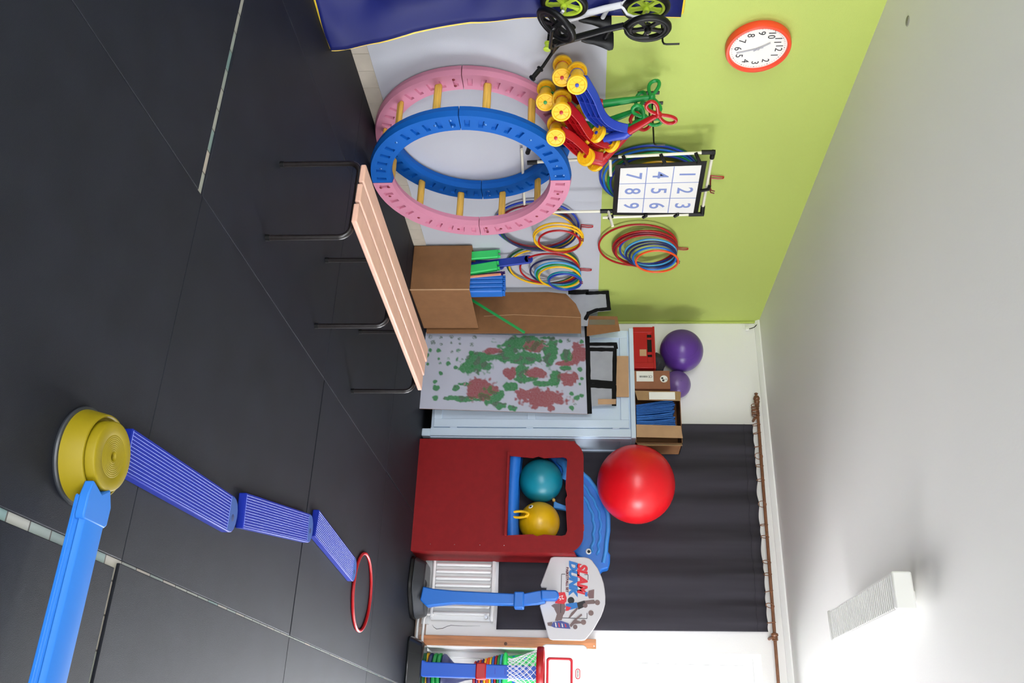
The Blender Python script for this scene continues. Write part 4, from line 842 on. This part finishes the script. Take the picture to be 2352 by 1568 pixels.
# ------------------------------------------------------------------ curtain, rod, rings
cu=thing('curtain','long charcoal curtain hanging from brown rings over the window','curtain',(-1.9,7.66,.7))
RX=[-2.819,-2.74,-2.613,-2.524,-2.435,-2.304,-2.09,-1.908,-1.806,-1.593,-1.492,-1.353,-1.237,-1.102,-1.035]
def rodz(x): return 2.998-.014*(x+3.1)
NXc,NZc=150,36; vs=[]
CX0,CX1=-2.836,-1.035
for j in range(NZc+1):
    v=j/NZc
    for i in range(NXc+1):
        u=i/NXc; x=CX0+(CX1-CX0)*u+ .075*(1-v)*max(0,u-.6)*1.2
        # sag between the rings
        k=0
        while k<len(RX)-2 and x>RX[k+1]: k+=1
        f=max(0,min(1,(x-RX[k])/(RX[k+1]-RX[k]))); gap=RX[k+1]-RX[k]; sag=.055*gap*math.sin(math.pi*f)
        zt=rodz(x)-.040-sag; z0=.70-.012*u+.006*math.sin(u*9)
        z=z0+(zt-z0)*v
        fold=.013*math.sin(38*u+1.2*math.sin(3*u))*(.35+.65*v)+.010*math.sin(13*u+.8)+.006*noise.noise((u*22,v*3,2))+.010*math.sin(math.pi*f)*max(0,v-.75)*3
        vs.append((x,7.667+fold,z))
b=MB(); b.add(vs,[(j*(NXc+1)+i,j*(NXc+1)+i+1,(j+1)*(NXc+1)+i+1,(j+1)*(NXc+1)+i) for j in range(NZc) for i in range(NXc)]); b.build('cloth',CURT,cu,ang=80,solid=.003)
b=MB(); row=[Vector(vs[(NZc-1)*(NXc+1)+i])+Vector((0,-.006,-.02)) for i in range(NXc+1)]; b.tube(row,.0022,5); b.build('top_hem',CURT,cu)
rd=thing('curtain_rod','brown wooden curtain rod with turned finial above the charcoal curtain','curtain rod',(-2,7.64,2.98))
RY=7.637
MB().tube([(x,RY,rodz(x)) for x in (-3.02,-2.5,-2,-1.5,-1,-.5,0,.6)],.0135,12).build('pole',RODM,rd)
MB().lathe([(.001,-.115),(.014,-.112),(.018,-.104),(.012,-.097),(.010,-.090),(.022,-.080),(.030,-.062),(.028,-.045),(.018,-.034),(.028,-.028),(.024,-.016),(.020,0),(.020,.02),(.016,.03)],(-3.015,RY,rodz(-3.015)),(1,0,0),20).build('finial',RODM,rd)
for x in (-2.885,-.985):
    MB().tube([(x,YB,rodz(x)-.03),(x,RY+.01,rodz(x)-.028),(x,RY-.014,rodz(x)-.016)],.013,8).build('bracket',RODM,rd)
MB().lathe([(.020,-.028),(.026,-.024),(.022,-.014),(.026,-.008),(.022,.0),(.030,.012),(.028,.026),(.018,.032)],(-.99,RY,rodz(-.99)),(-1,0,0),18).build('turned_stop',RODM,rd)
def ring(x,lab,grp,tilt):
    pts=[(x+.010*math.sin(a+tilt)*math.sin(tilt*3)+.022*math.sin(tilt)*math.cos(a),RY+.033*math.cos(a)*math.cos(tilt),rodz(x)-.019+.033*math.sin(a)) for a in [2*math.pi*k/22 for k in range(22)]]
    return tag(MB().tube(pts,.0036,6,closed=True).build('curtain_ring',RODM),lab,'curtain ring',grp)
random.seed(9)
for i,x in enumerate(RX[:-1]): ring(x,'brown curtain ring carrying the top hem of the charcoal curtain','curtain rings holding the curtain',random.uniform(-1.0,1.0))
for i in range(8): ring(-3.005+.0135*i,'spare brown curtain ring bunched next to the turned finial','spare curtain rings by the finial',random.uniform(-.25,.25))

# ------------------------------------------------------------------ radiator, pipes, plank
ra=thing('radiator','white ribbed panel radiator under the curtain','radiator',(-1.33,7.62,.1))
MB().box(-1.60,-1.06,7.655,7.675,.13,.655).build('back_panel',RADM,ra,bev=.006)
for k in range(9): MB().box(-1.592+.058*k,-1.592+.058*k+.030,7.612,7.655,.155,.635).build('rib',RADM,ra,bev=.012)
MB().box(-1.605,-1.055,7.60,7.69,.640,.668).build('top_cover',RADM,ra,bev=.008)
MB().cyl((-1.585,7.635,.14),(-1.075,7.635,.14),.016).build('bottom_pipe',RADM,ra)
MB().box(-1.60,-1.03,7.69,YB,.05,.115).build('wall_rail',RADM,ra,bev=.004)
MB().lathe([(.001,.03),(.014,.03),(.016,.02),(.016,0)],(-1.082,7.60,.61),(0,-1,0),16).build('valve',CHROME,ra)
MB().tube([(-1.10,7.64,.16),(-1.10,7.62,.10),(-1.06,7.61,.085),(-.90,7.61,.082),(-.86,7.60,.088),(-.838,7.63,.10),(-.835,7.75,.105),(-.835,8.05,.105)],.011,10).build('supply_pipe',RADM,ra)
MB().tube([(-1.12,7.655,.12),(-1.12,7.64,.05),(-1.06,7.64,.03),(-.90,7.64,.028),(-.86,7.63,.034),(-.842,7.66,.045),(-.84,7.78,.05),(-.84,8.05,.05)],.011,10).build('return_pipe',RADM,ra)
wp=tag(MB().box(-.940,-.862,7.662,7.700,.05,1.522).build('pine_plank',PINE,None,bev=.003),'orange pine plank standing upright at the edge of the glazed doors','plank')
b=MB(); b.lathe([(.001,.0008),(.012,.0008),(.014,0)],(-.885,7.662,.775),(0,-1,0),14)
kn=b.build('wood_knot',mat('dark_knot',s(92,60,40),.6),wp); MB().lathe([(.001,.001),(.004,.001),(.004,0)],(-.885,7.662,1.505),(0,-1,0),8).build('nail_head',CHROME,wp)

# ------------------------------------------------------------------ grey basketball set
g1=thing('basketball_stand','toy basketball stand with grey printed backboard and light blue post','basketball stand',(-1.27,7.4,0))
def frustum(bot,top,z0,z1):
    n=len(bot); return [(x,y,z0) for x,y in bot]+[(x,y,z1) for x,y in top],[tuple(range(n)),tuple(range(n,2*n))]+[(i,(i+1)%n,n+(i+1)%n,n+i) for i in range(n)]
bot=[(-1.515,7.30),(-1.49,7.25),(-1.30,7.205),(-1.22,7.215),(-1.07,7.36),(-1.035,7.43),(-1.04,7.56),(-1.07,7.59),(-1.47,7.59),(-1.51,7.55)]
cxx,cyy=-1.28,7.42; tp_=[(cxx+(x-cxx)*.86,cyy+.03+(y-cyy)*.74) for x,y in bot]; md_=[(cxx+(x-cxx)*.985,cyy+(y-cyy)*.985) for x,y in bot]
b=MB(); b.add(*frustum(bot,md_,0,.03)); o=b.build('base_foot',PL['black'],g1,bev=.006)
b=MB(); b.add(*frustum(md_,tp_,.03,.118)); base1=b.build('base',PL['dgrey'],g1,bev=.012)
MB().lathe([(.001,.0015),(.030,.002),(.036,.001),(.038,-.002)],(-1.30,7.335,.113),(0,-.5,.87),24).build('filler_cap',P('darker_grey_plastic',(44,47,52),.4),base1)
post=[(-1.158,.10),(-1.268,.115),(-1.252,.20),(-1.240,.365),(-1.230,.725),(-1.226,.90),(-1.140,.90),(-1.138,.733),(-1.140,.379),(-1.118,.20),(-1.108,.16)]
MB().prism(xz(post,7.265),(0,.09,0)).build('post',PL['blue'],g1,bev=.010)
MB().box(-1.240,-1.113,7.245,7.365,.862,.942).build('collar',PL['blue'],g1,bev=.010)
neck=[(-1.229,.93),(-1.256,1.06),(-1.256,1.10),(-1.165,1.113),(-1.150,1.05),(-1.138,.93)]
MB().prism(xz(neck,7.275),(0,.07,0)).build('neck',PL['blue'],g1,bev=.008)
arm=[(-1.259,1.075),(-1.260,1.185)]+[(-1.221-.039*math.cos(math.radians(a)),1.185+.036*math.sin(math.radians(a))) for a in range(20,161,20)]+[(-1.182,1.185),(-1.180,1.08)]
MB().prism(xz(arm,7.255),(0,.085,0)).build('arm',PL['blue'],g1,bev=.012)
YBD=7.345
brd=[(-1.545,1.175),(-1.545,1.425),(-1.538,1.462),(-1.520,1.488),(-1.455,1.535),(-1.389,1.565),(-1.335,1.582),(-1.281,1.590),(-1.228,1.594),(-1.175,1.592),(-1.125,1.578),(-1.076,1.558),(-.978,1.500),(-.912,1.447),(-.894,1.430),(-.888,1.405),(-.887,1.175),(-.893,1.150),(-.915,1.135),(-.976,1.118),(-1.148,1.065),(-1.160,1.075),(-1.168,1.111),(-1.290,1.117),(-1.293,1.074),(-1.312,1.068),(-1.535,1.148)]
board1=MB().prism(xz(brd,YBD),(0,.028,0)).build('backboard',PL['bgrey'],g1,bev=.006)
PY=YBD-.0008
PRN=[0]
def pr(poly,mt,name,y=PY,par=None):
    PRN[0]+=1; y-=.00012*PRN[0]; return MB().prism(xz(poly,y),(0,.0006,0)).build(name,mt,par or board1)
for a,c_ in (((-1.402,1.455),(-1.402,1.425)),((-1.402,1.27),(-1.402,1.24)),((-1.402,1.24),(-1.057,1.234)),((-1.057,1.234),(-1.056,1.446)),((-1.056,1.446),(-1.10,1.4465)),((-1.402,1.455),(-1.36,1.454))):
    MB().beam((a[0],PY,a[1]),(c_[0],PY,c_[1]),.0045,.0008,upv=(0,1,0)).build('target_line',DARKI,board1)
text('SLAM','lettering',REDI,board1,(-1.372,PY-.0004,1.405),.108,BACK,shear=.25,sx=.92,bold=.006)
text('DUNK','lettering',BLUEI,board1,(-1.378,PY-.0004,1.332),.088,BACK,shear=.25,sx=1.05,bold=.006)
text('BASKETBALL SET','lettering',mat('maroon_print',s(96,30,44),.6),board1,(-1.358,PY-.0004,1.285),.0275,BACK,sx=.98,bold=.0012)
def disc(x,z,r,mt,name,y=PY): return MB().lathe([(.0005,.0006),(r,.0006),(r,0)],(x,y+.0006,z),(0,-1,0),20).build(name,mt,board1)
SK=PL['skin']
# first printed player
pr([(-1.150,1.158),(-1.165,1.182),(-1.171,1.267),(-1.145,1.275),(-1.099,1.253),(-1.090,1.21),(-1.125,1.19)],SK,'printed_player')
pr([(-1.169,1.189),(-1.254,1.212),(-1.259,1.267),(-1.215,1.283),(-1.185,1.280),(-1.165,1.262)],REDI,'printed_jersey',PY-.0006); text('25','printed_jersey_number',PAPER,board1,(-1.215,PY-.0016,1.238),.045,((.3,0,-1),(1,0,.3)))
disc(-1.195,1.318,.027,DARKI,'printed_head',PY-.0006)
# second printed player reaching up
pr([(-1.127,1.182),(-1.150,1.23),(-1.122,1.276),(-1.085,1.262),(-1.058,1.225),(-1.031,1.215),(-1.034,1.190),(-1.085,1.205)],SK,'printed_player')
pr([(-1.167,1.275),(-1.181,1.365),(-1.139,1.373),(-1.111,1.276)],BLUEI,'printed_shorts',PY-.0004); pr([(-1.150,1.277),(-1.140,1.320),(-1.115,1.300),(-1.111,1.276)],REDI,'printed_stripe',PY-.0008)
pr([(-1.177,1.365),(-1.196,1.425),(-1.155,1.446),(-1.124,1.377)],DARKI,'printed_vest',PY-.0004)
pr([(-1.194,1.425),(-1.205,1.501),(-1.180,1.520),(-1.172,1.50),(-1.167,1.435)],SK,'printed_arm'); pr([(-1.132,1.377),(-1.086,1.338),(-1.055,1.307),(-1.060,1.298),(-1.100,1.322),(-1.142,1.368)],SK,'printed_arm')
disc(-1.158,1.432,.019,SK,'printed_head',PY-.0012)
for x,z in ((-1.183,1.530),(-1.100,1.478),(-1.028,1.418)): disc(x,z,.021,mat('brown_ball_print',s(122,100,98),.6),'printed_ball',PY-.0008)
pr([(-1.274,1.459),(-1.285,1.505),(-1.215,1.502),(-1.213,1.462),(-1.24,1.452)],mat('net_print',s(120,90,92),.6),'printed_net'); pr([(-1.262,1.430),(-1.265,1.452),(-1.228,1.450),(-1.23,1.43)],BLUEI,'printed_net_band',PY-.0004)
# third printed player
pr([(-1.017,1.129),(-1.024,1.168),(-.988,1.172),(-.995,1.134)],SK,'printed_leg'); pr([(-1.035,1.215),(-1.095,1.232),(-1.100,1.262),(-1.040,1.245)],SK,'printed_leg')
pr([(-1.015,1.300),(-1.035,1.238),(-1.022,1.175),(-.992,1.161),(-.981,1.184),(-.977,1.24),(-.974,1.315)],NAVYI,'printed_jersey',PY-.0004)
for k in range(4): pr([(-1.022+.003*k,1.19+.026*k),(-1.018+.003*k,1.198+.026*k),(-.985,1.205+.026*k),(-.985,1.197+.026*k)],REDI if k%2 else PAPER,'printed_stripe',PY-.0008)
pr([(-1.003,1.307),(-1.049,1.346),(-1.092,1.402),(-1.080,1.408),(-1.043,1.362),(-1.030,1.40),(-1.018,1.405),(-1.012,1.345),(-.985,1.318)],SK,'printed_arm',PY-.0006)
disc(-.990,1.352,.018,SK,'printed_head',PY-.001)

# ------------------------------------------------------------------ blue and white basketball set
g2=thing('basketball_stand','toy basketball stand with white backboard, red rim and dark blue post','basketball stand',(-.66,7.5,0))
bot=[(-.915,7.47),(-.90,7.41),(-.86,7.385),(-.42,7.375),(-.38,7.41),(-.36,7.47),(-.36,7.67),(-.40,7.695),(-.87,7.695),(-.91,7.65)]
cxx,cyy=-.64,7.54; tp_=[(cxx+(x-cxx)*.80,cyy+.03+(y-cyy)*.66) for x,y in bot]
b=MB(); b.add(*frustum(bot,tp_,0,.125)); base2=b.build('base',mat('glossy_black_plastic',s(30,32,34),.16),g2,bev=.02)
MB().prism(xz([(-.600,.10),(-.722,.10),(-.720,.135),(-.708,.15),(-.704,.553),(-.700,1.06),(-.598,1.06),(-.597,.553),(-.597,.15)],7.465),(0,.085,0)).build('post',P('royal_blue_plastic',(26,84,188),.4),g2,bev=.008)
MB().box(-.712,-.588,7.452,7.562,.558,.642).build('collar',PL['red'],g2,bev=.010)
for z in (.71,.79): MB().box(-.675,-.628,7.4635,7.466,z,z+.008).build('height_slot',PL['dblue'],g2)
board2=MB().prism(xz(rrect(-.880,-.435,1.075,1.452,.045),7.553),(0,.03,0)).build('backboard',PL['white'],g2,bev=.006)
bm=MB()
o1=rrect(-.777,-.535,1.120,1.332,.025); i1=rrect(-.759,-.553,1.138,1.314,.016); n=len(o1)
b=MB(); vs=xz(o1,7.5518)+xz(i1,7.5518); b.add(vs,[(i,(i+1)%n,n+(i+1)%n,n+i) for i in range(n)]); b.build('red_square',REDI,board2,solid=.0008)
lgo=MB().prism(xz(rrect(-.697,-.617,1.354,1.392,.018),7.5522),(0,-.001,0)).build('logo_badge',REDI,board2)
MB().prism(xz(rrect(-.691,-.623,1.360,1.386,.012),7.5508),(0,-.0006,0)).build('logo_plate',PAPER,lgo)
text('little tikes','logo_lettering',DARKI,lgo,(-.657,7.5495,1.373),.0135,BACK)
RC_=(-.655,7.335,1.082); RR=.168
MB().lathe([(RR-.012,-.026),(RR+.006,-.026),(RR+.010,-.018),(RR+.010,.020),(RR+.004,.028),(RR-.010,.028),(RR-.014,.020),(RR-.014,-.018),(RR-.012,-.026)],RC_,n=48).build('rim',PL['red'],g2)
MB().box(-.715,-.595,7.495,7.556,1.06,1.105).build('rim_bracket',PL['red'],g2,bev=.006)
nt_=MB(); S=16; H=9
def npnt(k,lev):
    a=2*math.pi*k/S; r=.156-.078*min(1,lev/H*1.15)+.010*max(0,lev/H-.87)*7; return (RC_[0]+r*math.cos(a),RC_[1]+r*math.sin(a),RC_[2]-.02-.235*lev/H)
for k in range(S):
    for dr in (.5,-.5): nt_.tube([npnt(k+dr*l,l) for l in range(H+1)],.0023,4)
tag(nt_.build('net',mat('white_net_cord',s(232,230,236),.7),g2),kind='stuff')

# ------------------------------------------------------------------ stacked cones and pots in the door recess
CCX,CCY=-.655,7.92
def cone(prof,mt,label,grp,name='stacking_cone',cat='cone'): return tag(MB().lathe(prof,(CCX,CCY,0),n=36).build(name,mt),label,cat,grp)
for k,(c_,nm) in enumerate((('black','black'),('dgreen','dark green'),('yellow','yellow'),('navy','navy'),('green','lower green'),('green','upper green'))):
    z=.0+.037*k; cone([(.02,z+.02),(.155,z+.0),(.166,z+.008),(.169,z+.020),(.166,z+.032),(.150,z+.037),(.02,z+.037),(.02,z+.02)],PL[c_],nm+' cone base in the low stack behind the blue post','cones stacked by the doors')
z=.222; cone([(.02,z+.02),(.150,z),(.165,z+.012),(.160,z+.03),(.135,z+.055),(.105,z+.085),(.070,z+.13),(.045,z+.20),(.034,z+.27),(.001,z+.27)],PL['navy'],'navy ridged cone on top of the low stack behind the blue post','cones stacked by the doors')
z=.492
for k,c_ in enumerate(('red','dpurple','orange','dpurple','yellow','orange','yellow','blue','red','green','lightblue')):
    r=.112+.0062*k; zz=z+.0225*k
    cone([(.04,zz+.002),(r-.012,zz),(r,zz+.007),(r+.003,zz+.013),(r,zz+.020),(r-.012,zz+.024),(.04,zz+.024),(.04,zz+.002)],PL[c_],('lowest','second','third','fourth','fifth','sixth','seventh','eighth','ninth','tenth','uppermost')[k]+' thin pot rim, '+c_.replace('dpurple','purple').replace('lightblue','light blue')+', under the bright green pot','pots stacked above the cones','stacking_pot','pot')
z=.742; pt_=thing('stacking_pot','bright green pot with blue dots topping the stack of pots','pot',(CCX,CCY,z),'pots stacked above the cones')
MB().lathe([(.05,z),(.170,z),(.190,z+.008),(.194,z+.018),(.186,z+.028),(.160,z+.040),(.163,z+.06),(.196,z+.30),(.190,z+.305),(.05,z+.305)],(CCX,CCY,0),n=40).build('body',PL['lime'],pt_)
for a,zz in ((205,.09),(222,.19),(250,.08),(268,.20),(290,.10)):
    r=.163+.033*(zz-.06)/.24; a=math.radians(a); d=Vector((math.cos(a),math.sin(a),-.12)); MB().lathe([(.001,.002),(.013,.001),(.014,-.003)],(CCX+r*math.cos(a),CCY+r*math.sin(a),z+zz),d,14).build('blue_dot',PL['blue'],pt_)

# ------------------------------------------------------------------ ceiling lamp, cable
la=thing('ceiling_lamp','long white louvred fluorescent lamp hanging from the ceiling','ceiling lamp',(-.83,5.2,3.0))
lx0,lx1,ly0,ly1=-.925,-.745,4.63,5.86
b=MB(); b.prism([(lx0+.02,ly0,3.035),(lx0,ly0,3.015),(lx0,ly0,2.955),(lx0+.010,ly0,2.955),(lx0+.010,ly0,3.01),(lx1-.010,ly0,3.01),(lx1-.010,ly0,2.955),(lx1,ly0,2.955),(lx1,ly0,3.015),(lx1-.02,ly0,3.035)],(0,ly1-ly0,0)); b.build('housing',LAMPM,la)
for y in (ly0-.03,ly1): MB().box(lx0-.004,lx1+.004,y,y+.03,2.945,3.045).build('end_cap',LAMPM,la,bev=.010)
sl=MB().box(lx0+.010,lx1-.010,0,.010,2.951,2.966).build('louvre_slat',LAMPM,la)
for k in range(40):
    y=ly0+.012+k*(ly1-ly0-.02)/40
    if k==0: sl.location=(0,y,0)
    else:
        c=sl.copy(); COL.objects.link(c); c.location=(0,y,0)
MB().cyl(((lx0+lx1)/2,ly0+.03,2.995),((lx0+lx1)/2,ly1-.03,2.995),.008,n=10).build('lamp_tube',PL['white'],la)
for y in (4.75,5.70): MB().box(-.86,-.81,y,y+.06,3.03,ZC).build('ceiling_bracket',LAMPM,la,bev=.004)
cc=thing('cable_joint','small cable with a white connector block at the ceiling corner','cable',(-3.86,7.70,3.05))
MB().tube([(-3.885,7.69,3.095),(-3.86,7.69,3.08),(-3.83,7.695,3.05),(-3.82,7.70,3.02),(-3.815,7.70,3.0)],.004,8).build('black_cable',PL['black'],cc)
MB().box(-3.832,-3.80,7.69,7.712,2.965,3.0).build('connector_block',PL['white'],cc,bev=.004)
MB().tube([(-3.815,7.705,2.965),(-3.835,7.705,2.94),(-3.87,7.705,2.95),(-3.865,7.706,2.975),(-3.83,7.706,2.97)],.0025,6).build('white_wire',PL['white'],cc)
sm=tag(MB().lathe([(.001,-.004),(.02,-.004),(.026,-.002),(.028,0)],(-3.56,3.57,ZC),n=18).build('ceiling_fixing',mat('grey_plaster_patch',s(150,148,140),.9,bump=.5,bscale=40)),'small grey plaster spot on the ceiling above the clock','fixing')
